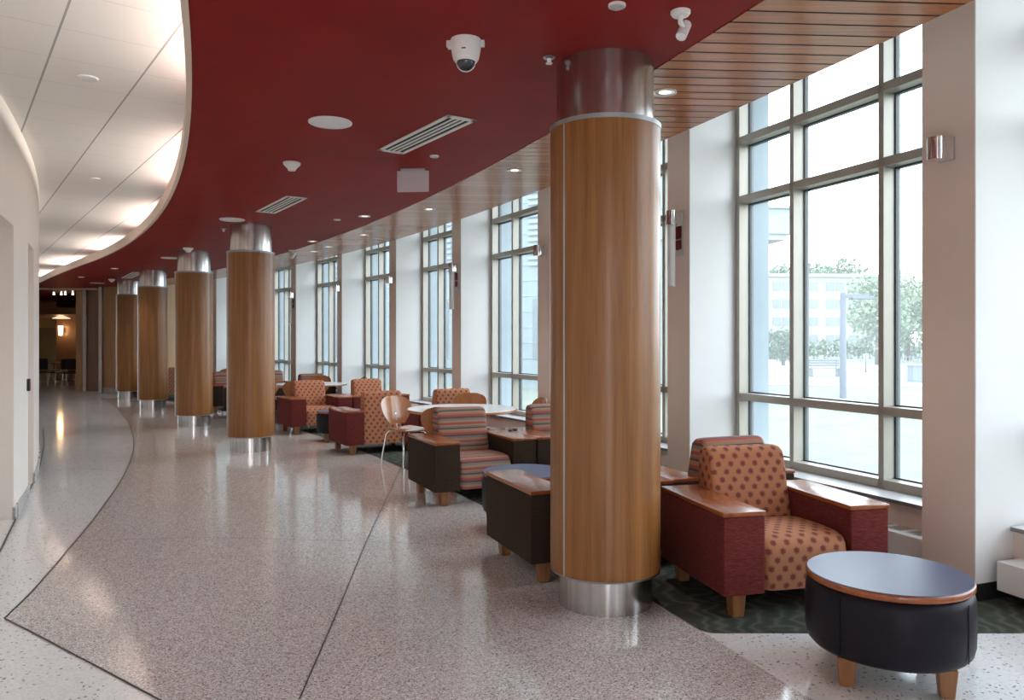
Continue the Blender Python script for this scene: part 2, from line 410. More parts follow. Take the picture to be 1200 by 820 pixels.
# floor: white terrazzo slab, pink field, carpet
bm = bmesh.new()
arc_slab(bm, R_WALL-0.45, 47.9, 3, 62, -0.25, 0.0, 1.5)
fixnormals(bm); struct('floor', bm, M['terrazzo_w'])
bm = bmesh.new()
PH0 = tab_from([(5, 725)])[0][0]
PH_END = 47.0
ring_in = [pol(min(r_pink(p), 45.5), p) for p in [PH0+(PH_END-PH0)*i/80 for i in range(81)]]
front = [at(5, 725, 0), at(38, 741.5, 0), at(73.6, 760.5, 0), at(128, 789, 0), at(185.6, 820, 0)]
front += [Vector((-0.75, 2.78, 0)), Vector((0.1, 2.25, 0)), Vector((0.8, 1.9, 0))]
near_edge = [pol(45.6, 17.2+(PH0-17.2)*i/16) for i in range(17)]
poly = front + near_edge
vs = [bm.verts.new((p.x, p.y, 0.002)) for p in poly]; bm.faces.new(vs)
bmesh.ops.triangulate(bm, faces=bm.faces[:])
prev = None
for i in range(81):
    p = PH0+(PH_END-PH0)*i/80; a, b = pol(min(r_pink(p), 45.5), p, 0.002), pol(45.6, p, 0.002)
    q = (bm.verts.new(a), bm.verts.new(b))
    if prev: face(bm, [prev[0], prev[1], q[1], q[0]])
    prev = q
bm.normal_update()
for f in bm.faces:
    if f.normal.z < 0: f.normal_flip()
struct('floor_pink_field', bm, M['terrazzo'])
bm = bmesh.new()
pts = [pol(45.6, p) for p in [19.22+(47-19.22)*i/50 for i in range(51)]]
e0 = at(835, 742, 0)
pts = [e0] + [p for p in pts if p.y > e0.y+0.02] + [pol(47.9, 47-(47-20)*i/45) for i in range(46)]
pts = [p for p in pts if p.y >= e0.y-1e-6] + [Vector((3.2, e0.y, 0))]
vs = [bm.verts.new((p.x, p.y, 0.004)) for p in pts]; bm.faces.new(vs)
bmesh.ops.triangulate(bm, faces=bm.faces[:])
for f in bm.faces:
    if f.normal.z < 0: f.normal_flip()
bm.normal_update()
for f in bm.faces:
    if f.normal.z < 0: f.normal_flip()
struct('floor_carpet', bm, M['carpet'])
def ribbon(name, pts, w, z=0.0045, mat='strip'):
    bm = bmesh.new(); prev = None
    for i, p in enumerate(pts):
        d = (pts[min(i+1, len(pts)-1)]-pts[max(i-1, 0)]); d.z = 0; d.normalize(); s = Vector((-d.y, d.x, 0))*w/2
        q = [bm.verts.new((p.x+s.x, p.y+s.y, z)), bm.verts.new((p.x-s.x, p.y-s.y, z))]
        if prev:
            f = face(bm, [prev[0], prev[1], q[1], q[0]])
        prev = q
    bm.normal_update()
    for f in bm.faces:
        if f.normal.z < 0: f.normal_flip()
    struct(name, bm, M[mat])
ribbon('trim_1', ring_in, 0.010)
ribbon('trim_2', front, 0.010)
ribbon('trim_3', [pol(45.6, 17.2+2.1*i/6) for i in range(7)], 0.012, mat='alu')
ribbon('trim_4', [at(351, 820, 0), at(400, 706.5, 0), at(430, 633, 0), at(460, 569, 0), at(478, 530, 0)], 0.006)
ribbon('trim_5', [at(-30, 700, 0), at(0, 646, 0), at(33, 579, 0), at(47, 546, 0), at(52, 520, 0), at(50, 503, 0)], 0.012)
ribbon('trim_6', [at(90, 634, 0), at(250, 630, 0), at(400, 634, 0), at(560, 640, 0)], 0.006)
ribbon('trim_7', [at(52, 552, 0), at(100, 549, 0), at(140, 553, 0)], 0.006)

# ceilings
bm = bmesh.new(); arc_slab(bm, r_red, R_RED1, 6, 62, H, H+0.10, 0.6); fixnormals(bm)
struct('ceiling_red_soffit', bm, M['red'])
bm = bmesh.new(); arc_slab(bm, R_RED1, R_WOOD1, 6, 55, H-0.004, H+0.10, 0.6); fixnormals(bm)
struct('ceiling_wood_slats', bm, M['slat'])
bm = bmesh.new(); arc_slab(bm, lambda p: r_red(p)-0.035, r_red, 6, 52, H-0.012, H+0.135, 0.5); fixnormals(bm)
struct('trim_8', bm, M['fascia'])
bm = bmesh.new(); arc_slab(bm, R_WALL-0.4, 45.2, 6, 62, HW, HW+0.1, 2.0); fixnormals(bm)
struct('ceiling', bm, M['tile'])
bm = bmesh.new(); arc_slab(bm, 44.8, R_WIN+0.6, 3, 55, 4.25, 4.4, 2.0); fixnormals(bm)     # lid over the window pocket
struct('ceiling_upper', bm, M['paint_w'])
bm = bmesh.new(); arc_slab(bm, 45.15, 45.25, 6, 55, H+0.1, 4.25, 1.0); fixnormals(bm)
struct('wall_bulkhead', bm, M['paint_w'])

# left wall with two recesses
ph_a1 = phi_near(16, R_WALL); ph_b0 = phi_near(33, R_WALL); ph_b1 = phi_near(39.6, R_WALL)
ph_a0 = ph_a1-3.2
bm = bmesh.new(); HO = 2.55
for p0, p1, z0, z1 in ((4, ph_a0, 0, HW), (ph_a0, ph_a1, HO, HW), (ph_a1, ph_b0, 0, HW), (ph_b0, ph_b1, HO, HW), (ph_b1, 62, 0, HW)):
    arc_slab(bm, R_WALL-0.35, R_WALL, p0, p1, z0, z1, 0.4)
fixnormals(bm); struct('wall_left', bm, M['paint'])
bm = bmesh.new()
for p0, p1 in ((ph_a0, ph_a1), (ph_b0, ph_b1)): arc_slab(bm, R_WALL-0.42, R_WALL-0.34, p0-0.05, p1+0.05, 0, HO+0.05, 0.4)
fixnormals(bm); struct('wall_left_recess', bm, M['wall_tan'])
bm = bmesh.new()
for p0, p1, dr in ((4, ph_a0, 0), (ph_a0, ph_a1, -0.34), (ph_a1, ph_b0, 0), (ph_b0, ph_b1, -0.34), (ph_b1, 56, 0)):
    arc_slab(bm, R_WALL-0.01+dr, R_WALL+0.015+dr, p0, p1, 0.0, 0.11, 0.4)
fixnormals(bm); struct('baseboard_left', bm, M['basegrey'])

# piers along the window wall (inner faces tan, returns white)
pier = [(phi_at(a, R_PIER), phi_at(b, R_PIER)) for a, b in ((1080, 1143), (782, 808), (630, 644.5), (529.5, 540), (456, 464), (395, 400.5), (340.7, 346.7))]
pier.append((phi_at(293, R_PIER), phi_at(298, R_PIER))); pier.append((phi_at(249, R_PIER), phi_at(253.5, R_PIER)))
st = 3.2
pier.append((pier[-1][0]+st, pier[-1][1]+st))
for k in range(3): pier.insert(0, (pier[0][0]-3.45, pier[0][1]-3.45))
pier = [(f, n) for f, n in pier]                                # (far edge, near edge) in degrees
for f, n in pier:
    bm = bmesh.new(); d = 0.665
    fr = frame_at(R_PIER, (f+n)/2); w = math.radians(f-n)*R_PIER/2
    box(bm, 0, d, -w, w, 0.0, 4.3, 0.004, 0, 1, fr)
    for fc in bm.faces:
        nl = fr.to_3x3().inverted() @ fc.normal
        fc.material_index = 1 if abs(nl.y) > 0.7 else 0
    o = struct('wall_pier', bm, [M['wall_tan'], M['paint_w']])
    bm = bmesh.new(); box(bm, 0.665, 0.96, -w+0.001, w-0.001, -0.4, 4.3, 0, 0, 1, fr); struct('wall_pier_outside', bm, M['concrete_b'])
    bm = bmesh.new(); box(bm, -0.006, 0.5, -w-0.006, w+0.006, 0, 0.105, 0.003, 0, 1, fr)
    struct('baseboard_pier', bm, M['black'])
NP = len(pier)
sconce_spots = []
for i in range(NP-1):
    (f0, n0), (f1, n1) = pier[i], pier[i+1]
    a = f0; b = n1                                               # bay from the far edge of one pier to the near edge of the next
    pc = (a+b)/2; fr = frame_at(R_PIER, pc); hw = (pol(R_PIER, a)-pol(R_PIER, b)).length/2
    # apron under the sill, and head above the windows
    bm = bmesh.new(); box(bm, 0.30, 0.72, -hw-0.05, hw+0.05, 0, 0.40, 0, 0, 1, fr)
    box(bm, 0.5, 0.72, -hw-0.05, hw+0.05, 4.1, 4.3, 0, 0, 1, fr); struct('wall_right', bm, M['wall_tan'])
    bm = bmesh.new(); box(bm, 0.26, 0.74, -hw+0.002, hw-0.002, 0.40, 0.428, 0.004, 0, 2, fr)
    for fc in bm.faces:
        if fc.normal.z < 0.5: fc.material_index = 1
    struct('trim_%d' % (10+i), bm, [M['sill'], M['sill_e']])
    bm = bmesh.new(); box(bm, 0.285, 0.30, -hw, hw, 0, 0.10, 0, 0, 1, fr); struct('baseboard_right', bm, M['black'])
    # window
    w = bpy.data.objects.new('window_%d' % (i+1), None); C.objects.link(w); w['kind'] = 'structure'
    w.matrix_world = fr
    r0 = R_WIN-R_PIER; r1 = r0+0.15
    ys = [-hw, -hw+0.06]                                        # near jamb
    W = 2*hw; cuts = [0.03, 0.325, 0.70]                          # mullions counted from the far side as in the photograph
    bm = bmesh.new(); mw = 0.05
    vy = [hw-mw*0.5, hw-0.30*W, hw-0.68*W, -hw+mw*0.5]
    for y in vy: box(bm, r0, r1, y-mw/2, y+mw/2, 0.428, 4.12, 0.003, 0, 1)
    zr = [0.428, 0.985, 2.885, 3.455, 4.06]
    for z in zr: box(bm, r0, r1, -hw, hw, z, z+0.068, 0.003, 0, 1)
    obj('window_frame', bm, M['mull'], w)
    bm = bmesh.new()
    for y in vy[:-1]: box(bm, r1-0.035, r1+0.012, y-mw/2-0.012, y-mw/2+0.001, 0.43, 4.1, 0, 0)
    for y in vy[1:]: box(bm, r1-0.035, r1+0.012, y+mw/2-0.001, y+mw/2+0.012, 0.43, 4.1, 0, 0)
    for z in zr[:-1]: box(bm, r1-0.035, r1+0.012, -hw, hw, z+0.067, z+0.079, 0, 0)
    for z in zr[1:]: box(bm, r1-0.035, r1+0.012, -hw, hw, z-0.011, z+0.001, 0, 0)
    obj('gasket', bm, M['gasket'], w)
    for ya, yb in zip(vy[1:], vy[:-1]):
        for za, zb in zip(zr[:-1], zr[1:]):
            bm = bmesh.new(); v = [bm.verts.new((r1-0.012, y, z)) for y, z in ((ya, za+0.03), (yb, za+0.03), (yb, zb+0.03), (ya, zb+0.03))]
            bm.faces.new(v); obj('pane', bm, M['glass'], w)
    # baseboard heater standing in the bay
    if 2 <= i <= 10:
        lab = {2: 'white low radiator cabinet in the bay at the right edge beside the near pier', 3: 'white low radiator cabinet below the big near window behind the dotted armchair',
               4: 'white low radiator cabinet in the bay behind the nearest wood-clad column'}.get(i)
        t = thing('radiator', lab or 'white low radiator cabinet under the %s window along the curved wall' % ('fourth', 'fifth', 'sixth', 'seventh', 'eighth', 'ninth', 'tenth', 'eleventh')[i-5], 'radiator', fr.translation, math.radians(pc), 'radiators under the windows')
        bm = bmesh.new(); box(bm, 0.09, 0.298, -hw+0.05, hw-0.05, 0.075, 0.25, 0.008); obj('casing', bm, M['white'], t)
        bm = bmesh.new(); n = int((W-0.3)/0.16)
        for k in range(n):
            y = -hw+0.15+k*0.16; box(bm, 0.15, 0.275, y, y+0.11, 0.2502, 0.2515, 0)
        obj('grille', bm, M['alu'], t)
        for s in (-1, 1):
            bm = bmesh.new(); box(bm, 0.15, 0.25, s*(hw-0.3)-0.02, s*(hw-0.3)+0.02, 0, 0.076); obj('foot', bm, M['black'], t)
# outer cladding fins of the piers are part of the pier depth; unseen back wall, shaped open above and beside for fill light
bm = bmesh.new(); box(bm, 2.0, 7.0, -0.15, 0, 0, 2.75, 0, 0, 1, frame_at(R_WALL-0.2, 5.4)); struct('wall_back', bm, M['paint'])
bm = bmesh.new(); box(bm, 0, 0.15, 0.0, 3.2, 0, 4.3, 0, 0, 1, frame_at(R_PIER+0.4, pier[0][1]-3.2)); struct('wall_right_end', bm, M['paint'])

# end of the concourse: wood-panelled wall, opening to a dim lounge behind
def seg_wall(name, p0, p1, z0, z1, th, mat):
    a, b = Vector((p0[0], p0[1], 0)), Vector((p1[0], p1[1], 0)); d = (b-a).normalized(); n = Vector((-d.y, d.x, 0))*th
    bm = bmesh.new(); prism(bm, [a, b, b+n, a+n], z0, z1); fixnormals(bm); return struct(name, bm, mat)
def xz(px, Y): return ((px-600)/FPX*Y, Y)
seg_wall('wall_end', xz(89, 24.0), xz(99.5, 23.9), 0, H, 0.3, M['wallwood'])
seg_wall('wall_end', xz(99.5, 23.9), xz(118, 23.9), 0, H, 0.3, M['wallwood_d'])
seg_wall('wall_end', xz(118, 23.2), xz(175, 22.6), 0, H, 0.3, M['wallwood'])
seg_wall('wall_end', xz(175, 22.6), xz(235, 24.6), 0, 4.2, 0.3, M['wallwood'])
seg_wall('baseboard_end', xz(119, 23.17), xz(175, 22.55), 0, 0.16, 0.03, M['basegrey'])
for k, (px, Y) in enumerate(((99.3, 23.85), (118, 23.15))):
    bm = bmesh.new(); x, y = xz(px, Y); box(bm, x-0.05, x+0.05, y-0.03, y+0.9 if k else y+0.05, 0, H, 0.005); struct('trim_%d' % (40+k), bm, M['alu'])
bm = bmesh.new(); x, y = xz(60, 23.7); box(bm, x-2.5, x+1.4, y-0.05, y+0.05, H-0.05, H, 0); struct('trim_42', bm, M['fascia'])
# lounge shell
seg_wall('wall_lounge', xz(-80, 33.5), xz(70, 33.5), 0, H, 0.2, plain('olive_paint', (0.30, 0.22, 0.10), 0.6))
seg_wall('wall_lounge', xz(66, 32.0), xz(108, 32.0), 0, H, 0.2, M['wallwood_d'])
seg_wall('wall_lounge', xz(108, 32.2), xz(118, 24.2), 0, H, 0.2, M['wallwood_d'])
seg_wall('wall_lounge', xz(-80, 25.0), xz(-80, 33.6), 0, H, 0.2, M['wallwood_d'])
bm = bmesh.new(); x0, _ = xz(-80, 33.5); box(bm, x0-0.3, -15.0, 28.5, 32.5, 2.55, 2.8); struct('ceiling_lounge_soffit', bm, M['wallwood_d'])
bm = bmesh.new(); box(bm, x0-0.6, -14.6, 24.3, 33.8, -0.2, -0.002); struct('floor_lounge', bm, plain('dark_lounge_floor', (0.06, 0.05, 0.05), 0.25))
bm = bmesh.new(); box(bm, x0-0.6, -14.6, 24.6, 33.8, H+0.005, H+0.1); struct('ceiling_lounge', bm, M['red'])

# ------------------------------------------------------------------ columns
def column(x, y, label, seam=math.radians(218)):
    t = thing('column', label, 'column', (x, y, 0), 0, 'round columns of the concourse'); t['kind'] = 'thing'
    bm = bmesh.new(); lathe(bm, [(0.0, 0.002), (0.279, 0.002), (0.279, 0.203), (0.0, 0.203)], 64); fixnormals(bm); obj('steel_base', bm, M['steel'], t, True, 40)
    bm = bmesh.new(); lathe(bm, [(0, 0.203), (0.327, 0.203), (0.329, 0.212), (0.0, 0.213)], 64); fixnormals(bm); obj('lower_trim', bm, M['alu'], t, True, 40)
    bm = bmesh.new(); lathe(bm, [(0, 0.213), (0.326, 0.213), (0.326, 2.795), (0.0, 2.795)], 72); fixnormals(bm); obj('wood_cladding', bm, M['colwood'], t, True, 40)
    bm = bmesh.new(); lathe(bm, [(0, 2.795), (0.329, 2.795), (0.331, 2.82), (0.315, 2.825), (0.0, 2.825)], 64); fixnormals(bm); obj('upper_trim', bm, M['trimgrey'], t, True, 40)
    bm = bmesh.new(); lathe(bm, [(0, 2.824), (0.288, 2.824), (0.288, H-0.001), (0.0, H-0.001)], 64); fixnormals(bm); obj('steel_capital', bm, M['steel'], t, True, 40)
    bm = bmesh.new(); box(bm, 0.322, 0.3285, -0.006, 0.006, 0.214, 2.794, 0, 0, 1, Matrix.Rotation(seam, 4, 'Z')); obj('metal_seam', bm, M['alu'], t)
    return t
COLS = [((0.555, 4.585), 'nearest and largest wood-clad column with steel base, in front of the armchairs'),
        ((-3.73, 10.97), 'second nearest wood-clad column, beside the ceiling vent'),
        ((-5.86, 14.15), 'third wood-clad column from the camera, left of the second'),
        ((-8.36, 17.88), 'fourth wood-clad column from the camera, partly hiding the farthest'),
        ((-10.42, 20.9), 'farthest wood-clad column, beside the panelled end wall')]
for (x, y), lab in COLS: column(x, y, lab)

# ------------------------------------------------------------------ furniture
def leg_block(bm, x, y, z1, wt=0.085, wb=0.066):
    vs = []
    for z, w in ((0, wb), (z1, wt)):
        vs.append([bm.verts.new((x+sx*w/2, y+sy*w/2, z)) for sx, sy in ((-1, -1), (1, -1), (1, 1), (-1, 1))])
    face(bm, vs[0][::-1]); face(bm, vs[1])
    for i in range(4): face(bm, [vs[0][i], vs[0][(i+1) % 4], vs[1][(i+1) % 4], vs[1][i]])
    bmesh.ops.bevel(bm, geom=bm.edges[:], offset=0.004, segments=1, affect='EDGES')
CW, CD, AW = 1.06, 0.82, 0.255
def armchair(kind):
    t = thing('armchair', 'x', 'armchair', (0, 0, 0))
    fab, uph = (M['fab_red'], M['dots']) if kind == 'dots' else (M['fab_dark'], M['stripes'])
    hx = CW/2; hy = CD/2
    for s in (-1, 1):
        a, b = (s*hx, s*(hx-AW)) if s < 0 else (hx-AW, hx)
        bm = bmesh.new(); box(bm, min(a, b), max(a, b), -hy, hy, 0.135, 0.572, 0.012, 0, 3); ar = obj('arm', bm, fab, t, True, 35)
        bm = bmesh.new(); box(bm, min(a, b)-0.004, max(a, b)+0.004, -hy-0.004, hy, 0.573, 0.60, 0.007, 0, 2); obj('armrest_tablet', bm, M['tabwood'], ar, True, 35)
    w = hx-AW-0.006
    xs = [-w, -w+0.012, -w+0.035, -w+0.08, -w*0.3, w*0.3, w-0.08, w-0.035, w-0.012, w]
    sh = [0.024, 0.010, 0.003, 0.0, 0, 0, 0, 0.003, 0.010, 0.024]
    prof = [(-0.385, 0.14), (-0.398, 0.20), (-0.402, 0.34), (-0.395, 0.385), (-0.372, 0.418), (-0.335, 0.436), (-0.25, 0.445), (-0.1, 0.445), (0.12, 0.43), (0.16, 0.42), (0.16, 0.14)]
    bm = bmesh.new(); extrude_profile(bm, prof, xs, 0, sh); obj('seat', bm, uph, t, True, 60)
    prof = [(0.405, 0.14), (0.405, 0.78), (0.398, 0.83), (0.375, 0.855), (0.34, 0.862), (0.29, 0.858), (0.262, 0.838), (0.245, 0.80), (0.20, 0.62), (0.165, 0.45), (0.165, 0.14)]
    bm = bmesh.new(); extrude_profile(bm, prof[::-1], xs, 0, [s*0.8 for s in sh]); obj('backrest', bm, uph, t, True, 60)
    for sx in (-1, 1):
        for sy in (-1, 1):
            bm = bmesh.new(); leg_block(bm, sx*(hx-0.115), sy*(hy-0.075), 0.136); obj('leg', bm, M['legwood'], t)
    return t
protos = {'dots': armchair('dots'), 'stripes': armchair('stripes')}; used = {}
def put_chair(kind, R_in, ph, away, label, loc=None, rz=None):
    """R_in = inner side; ph = angle of the side nearest the camera"""
    Rc = R_in+CW/2; pc = ph+math.degrees(CD/2/Rc)
    if loc is None: rz = math.radians(pc)+(PI if away else 0); loc = pol(Rc, pc)
    loc.z = 0.004
    g = 'lounge armchairs in pairs along the windows'
    if kind not in used:
        o = protos[kind]; used[kind] = 1; o.location = loc; o.rotation_euler = (0, 0, rz); o['label'] = label; o['group'] = g; return o
    return dup(protos[kind], loc, rz, label, g)
put_chair('dots', 45.78, 20.30, False, 'maroon armchair with orange dotted seat, nearest, beside the round ottoman and window', Vector((1.588, 4.756, 0)), math.radians(13.5))
put_chair('stripes', 45.03, 21.60, True, 'dark armchair seen from behind, mostly hidden by the nearest column')
put_chair('stripes', 46.10, 21.64, True, 'dark striped armchair turned away, back to back with the near dotted armchair')
put_chair('stripes', 45.16, 24.70, False, 'dark armchair with striped cushions facing the camera, left of the nearest column')
put_chair('stripes', 46.23, 24.70, False, 'striped armchair half hidden behind the nearest column, by the sill')
put_chair('dots', 45.262, 29.20, True, 'maroon armchair turned away, dotted back panel in full view beyond the white table')
put_chair('dots', 46.335, 29.20, True, 'orange dotted armchair beyond the nearest white table, by the pier')
put_chair('dots', 45.24, 32.60, False, 'maroon dotted armchair facing the camera behind the small dark ottoman')
put_chair('dots', 46.315, 32.60, False, 'dotted armchair by the wall, its back above the turned-away maroon armchair')
put_chair('stripes', 45.24, 36.80, True, 'dark striped armchair hidden behind the second nearest column')
put_chair('stripes', 46.32, 36.80, True, 'striped armchair turned away behind the second white table')
put_chair('stripes', 45.23, 38.80, False, 'dark armchair seen in the gap between second and third columns')
put_chair('stripes', 46.305, 38.80, False, 'striped armchair facing the camera just right of the second column')
put_chair('dots', 45.40, 44.40, True, 'far maroon armchair in the gap between the third and fourth columns')

def ottoman(loc, rz, label):
    t = thing('ottoman', label, 'ottoman', loc, rz, 'round drum ottomans')
    bm = bmesh.new(); lathe(bm, [(0, 0.13), (0.30, 0.13), (0.335, 0.136), (0.352, 0.155), (0.36, 0.19), (0.363, 0.30), (0.36, 0.39), (0.352, 0.42), (0.335, 0.434), (0, 0.434)], 64); fixnormals(bm)
    o = obj('drum', bm, M['vinyl'], t, True, 60)
    for a in (0.9, 2.5, 4.0, 5.6):
        bm = bmesh.new(); box(bm, 0.3615, 0.3645, -0.002, 0.002, 0.16, 0.415, 0, 0, 1, Matrix.Rotation(a, 4, 'Z')); obj('seam', bm, M['vinyl'], t)
    bm = bmesh.new(); lathe(bm, [(0, 0.435), (0.352, 0.435), (0.358, 0.441), (0.358, 0.463), (0.354, 0.467), (0.0, 0.467)], 72); fixnormals(bm); we = obj('wood_edge', bm, M['tabwood'], t, True, 50)
    bm = bmesh.new(); lathe(bm, [(0, 0.4672), (0.353, 0.4672), (0.351, 0.470), (0, 0.470)], 72); fixnormals(bm); obj('laminate_top', bm, M['slate'], we, True, 50)
    for k in range(4):
        a = PI/4+k*PI/2; bm = bmesh.new(); leg_block(bm, 0.285*math.cos(a), 0.285*math.sin(a), 0.131, 0.08, 0.058); obj('leg', bm, M['legwood'], t)
    return t
def ring_pt(R, p, z=0.004): q = pol(R, p); q.z = z; return q
o1 = ottoman((1.76, 3.60, 0.002), math.radians(-17), 'big round slate-topped ottoman in the right foreground on white terrazzo')
dup(o1, ring_pt(45.62, 23.42), 0.6, 'round slate-topped ottoman left of the nearest column, before the striped armchair')
dup(o1, ring_pt(45.72, 31.32), 0.2, 'small dark round ottoman before the distant dotted armchair')

def table():
    t = thing('cafe_table', 'x', 'table', (0, 0, 0))
    bm = bmesh.new(); lathe(bm, [(0, 0.705), (0.655, 0.705), (0.665, 0.712), (0.665, 0.728), (0.655, 0.736), (0, 0.736)], 64); fixnormals(bm); te = obj('tabletop', bm, M['ply'], t, True, 50)
    bm = bmesh.new(); lathe(bm, [(0, 0.7362), (0.655, 0.7362), (0.653, 0.74), (0, 0.74)], 64); fixnormals(bm); obj('laminate_surface', bm, M['lam'], te, True, 50)
    bm = bmesh.new(); lathe(bm, [(0, 0.03), (0.05, 0.03), (0.045, 0.08), (0.038, 0.12), (0.038, 0.66), (0.09, 0.704), (0, 0.704)], 24); fixnormals(bm); obj('pedestal', bm, M['chrome'], t, True, 50)
    for k in range(4):
        bm = bmesh.new(); a = PI/4+k*PI/2; m = Matrix.Rotation(a, 4, 'Z')
        tube(bm, [m @ Vector(p) for p in ((0.03, 0, 0.07), (0.2, 0, 0.055), (0.42, 0, 0.022))], 0.024, 10, 0, 0.014); obj('foot', bm, M['chrome'], t, True, 60)
    return t
tb = table(); T_POS = [(46.2, 27.05), (46.22, 34.9), (46.15, 41.3)]
t_lab = ['nearest white-topped cafe table behind the striped armchair', 'second white-topped cafe table behind the distant dotted armchairs', 'farthest white-topped cafe table glimpsed between the second and third columns']
tb.location = ring_pt(*T_POS[0]); tb['label'] = t_lab[0]; tb['group'] = 'white cafe tables'
for (R, p), lab in list(zip(T_POS, t_lab))[1:]: dup(tb, ring_pt(R, p), 0.3, lab, 'white cafe tables')

def cafe_chair():
    """bent plywood shell on four chrome legs; faces local +y"""
    t = thing('cafe_chair', 'x', 'chair', (0, 0, 0))
    def sheet(name, fn, nu, nv, th):
        bm = bmesh.new(); g = [[bm.verts.new(fn(u/nu, v/nv)) for u in range(nu+1)] for v in range(nv+1)]
        for v in range(nv):
            for u in range(nu): face(bm, [g[v][u], g[v][u+1], g[v+1][u+1], g[v+1][u]])
        fixnormals(bm); bmesh.ops.solidify(bm, geom=bm.faces[:], thickness=th); fixnormals(bm); return obj(name, bm, M['ply'], t, True, 50)
    def seat(u, v):
        x = (u-0.5)*2; y = v*2-1
        k = (abs(x)**4+abs(y)**4)**0.25; m = max(abs(x), abs(y)); s = (m/k if k > 1e-6 else 1)
        X = x*s*0.215; Y = y*s*0.21
        return Vector((X, Y, 0.445+0.012*(x*x)-0.018*max(0, y)**3+0.01*y*y))
    sheet('seat', seat, 14, 14, 0.012)
    def back(u, v):
        x = (u-0.5)*2; h = v
        wd = 0.115+0.115*math.sin(min(1, h*1.5)*PI/2)
        if h > 0.6: wd *= math.sqrt(max(0.0, 1-((h-0.6)/0.42)**3.2))
        X = x*wd; z = 0.50+0.345*h
        Y = -0.205-0.10*h+0.42*X*X*2.2
        return Vector((X, Y, z))
    sheet('backrest', back, 14, 14, 0.011)
    bm = bmesh.new(); tube(bm, [(0, -0.10, 0.432), (0, -0.17, 0.425), (0, -0.213, 0.45), (0, -0.228, 0.52), (0, -0.252, 0.63)], 0.016, 10); obj('back_support', bm, M['chrome'], t, True, 60)
    for sx in (-1, 1):
        for sy in (-1, 1):
            bm = bmesh.new(); tube(bm, [(sx*0.07, sy*0.09, 0.425), (sx*0.15, sy*0.16, 0.415), (sx*0.18, sy*0.19, 0.37), (sx*0.215, sy*0.245, 0.0)], 0.0115, 10); obj('leg', bm, M['chrome'], t, True, 60)
    return t
cc = cafe_chair(); first = [True]
def put_cafe(R, p, face_deg, label):
    """face_deg: 0 = facing outwards along the radius, 90 = facing away along the curve"""
    rz = math.radians(p+face_deg-90); loc = ring_pt(R, p)
    if first[0]:
        first[0] = False; cc.location = loc; cc.rotation_euler = (0, 0, rz); cc['label'] = label; cc['group'] = 'plywood cafe chairs'; return cc
    return dup(cc, loc, rz, label, 'plywood cafe chairs')
nm = ['nearest', 'second', 'farthest']
for k, (R, p) in enumerate(T_POS):
    put_cafe(R-0.46, p+0.86, -75, 'plywood cafe chair on the aisle side of the %s white table' % nm[k])
    put_cafe(R-0.50, p-0.74, 72, 'plywood cafe chair on the near side of the %s white table, back to camera' % nm[k])
    put_cafe(R+0.42, p+0.98, 235, 'plywood cafe chair on the far side of the %s white table' % nm[k])
    put_cafe(R+0.74, p-0.15, 172, 'plywood cafe chair on the window side of the %s white table' % nm[k])
# sunglasses-like small dark thing left on the striped armchair's tablet
q = at(601.0, 504.5, 0.604); t = thing('sunglasses', 'small dark sunglasses lying on the striped armchair tablet', 'glasses', (q.x, q.y, 0.6045), 0.7)
for s in (-1, 1):
    bm = bmesh.new(); lathe(bm, [(0, 0.001), (0.026, 0.001), (0.028, 0.004), (0.02, 0.012), (0, 0.014)], 16, s*0.034, 0); fixnormals(bm); obj('lens', bm, M['black'], t, True, 50)
    bm = bmesh.new(); tube(bm, [(s*0.062, 0, 0.012), (s*0.066, 0.06, 0.012), (s*0.06, 0.13, 0.004)], 0.0035, 6); obj('temple', bm, M['black'], t, True)
bm = bmesh.new(); tube(bm, [(-0.014, 0, 0.01), (0, 0, 0.014), (0.014, 0, 0.01)], 0.003, 6); obj('bridge', bm, M['black'], t, True)

# ------------------------------------------------------------------ ceiling fixtures
def up(px, py, z=H): return at(px, py, z)
# dome camera
q = up(546, 47); t = thing('security_camera', 'white dome security camera mounted on the red ceiling', 'camera', (q.x, q.y, H), math.radians(-6))
bm = bmesh.new(); lathe(bm, [(0, 0), (0.083, 0), (0.083, -0.03), (0.079, -0.062), (0.074, -0.09), (0.070, -0.105), (0.058, -0.122), (0.052, -0.120), (0.0, -0.118)], 40); fixnormals(bm); obj('housing', bm, M['white'], t, True, 45)
bm = bmesh.new(); lathe(bm, [(0.050*math.cos(a*PI/16), -0.119-0.050*math.sin(a*PI/16)) for a in range(9)], 32); fixnormals(bm); dm = obj('dome', bm, M['dome'], t, True)
bm = bmesh.new(); tube(bm, [(0.0515*math.cos(PI+k*PI/14), 0.006, -0.1195-0.0515*math.sin(k*PI/14)) for k in range(15)], 0.0028, 8); obj('dome_rim', bm, M['white'], dm, True)
for a in (0.1, PI-0.1):
    bm = bmesh.new(); box(bm, 0.078, 0.102, -0.018, 0.018, -0.034, -0.004, 0.004, 0, 2, Matrix.Rotation(a, 4, 'Z')); obj('mounting_tab', bm, M['white'], t)
bm = bmesh.new(); box(bm, 0.076, 0.087, -0.014, 0.014, -0.05, -0.002, 0.004, 0, 2, Matrix.Rotation(-PI/2, 4, 'Z')); obj('clip', bm, M['opal_off'], t)
bm = bmesh.new(); box(bm, 0.0765, 0.0795, -0.011, 0.011, -0.074, -0.068, 0, 0, 1, Matrix.Rotation(-PI/2, 4, 'Z')); obj('badge', bm, M['black'], t)
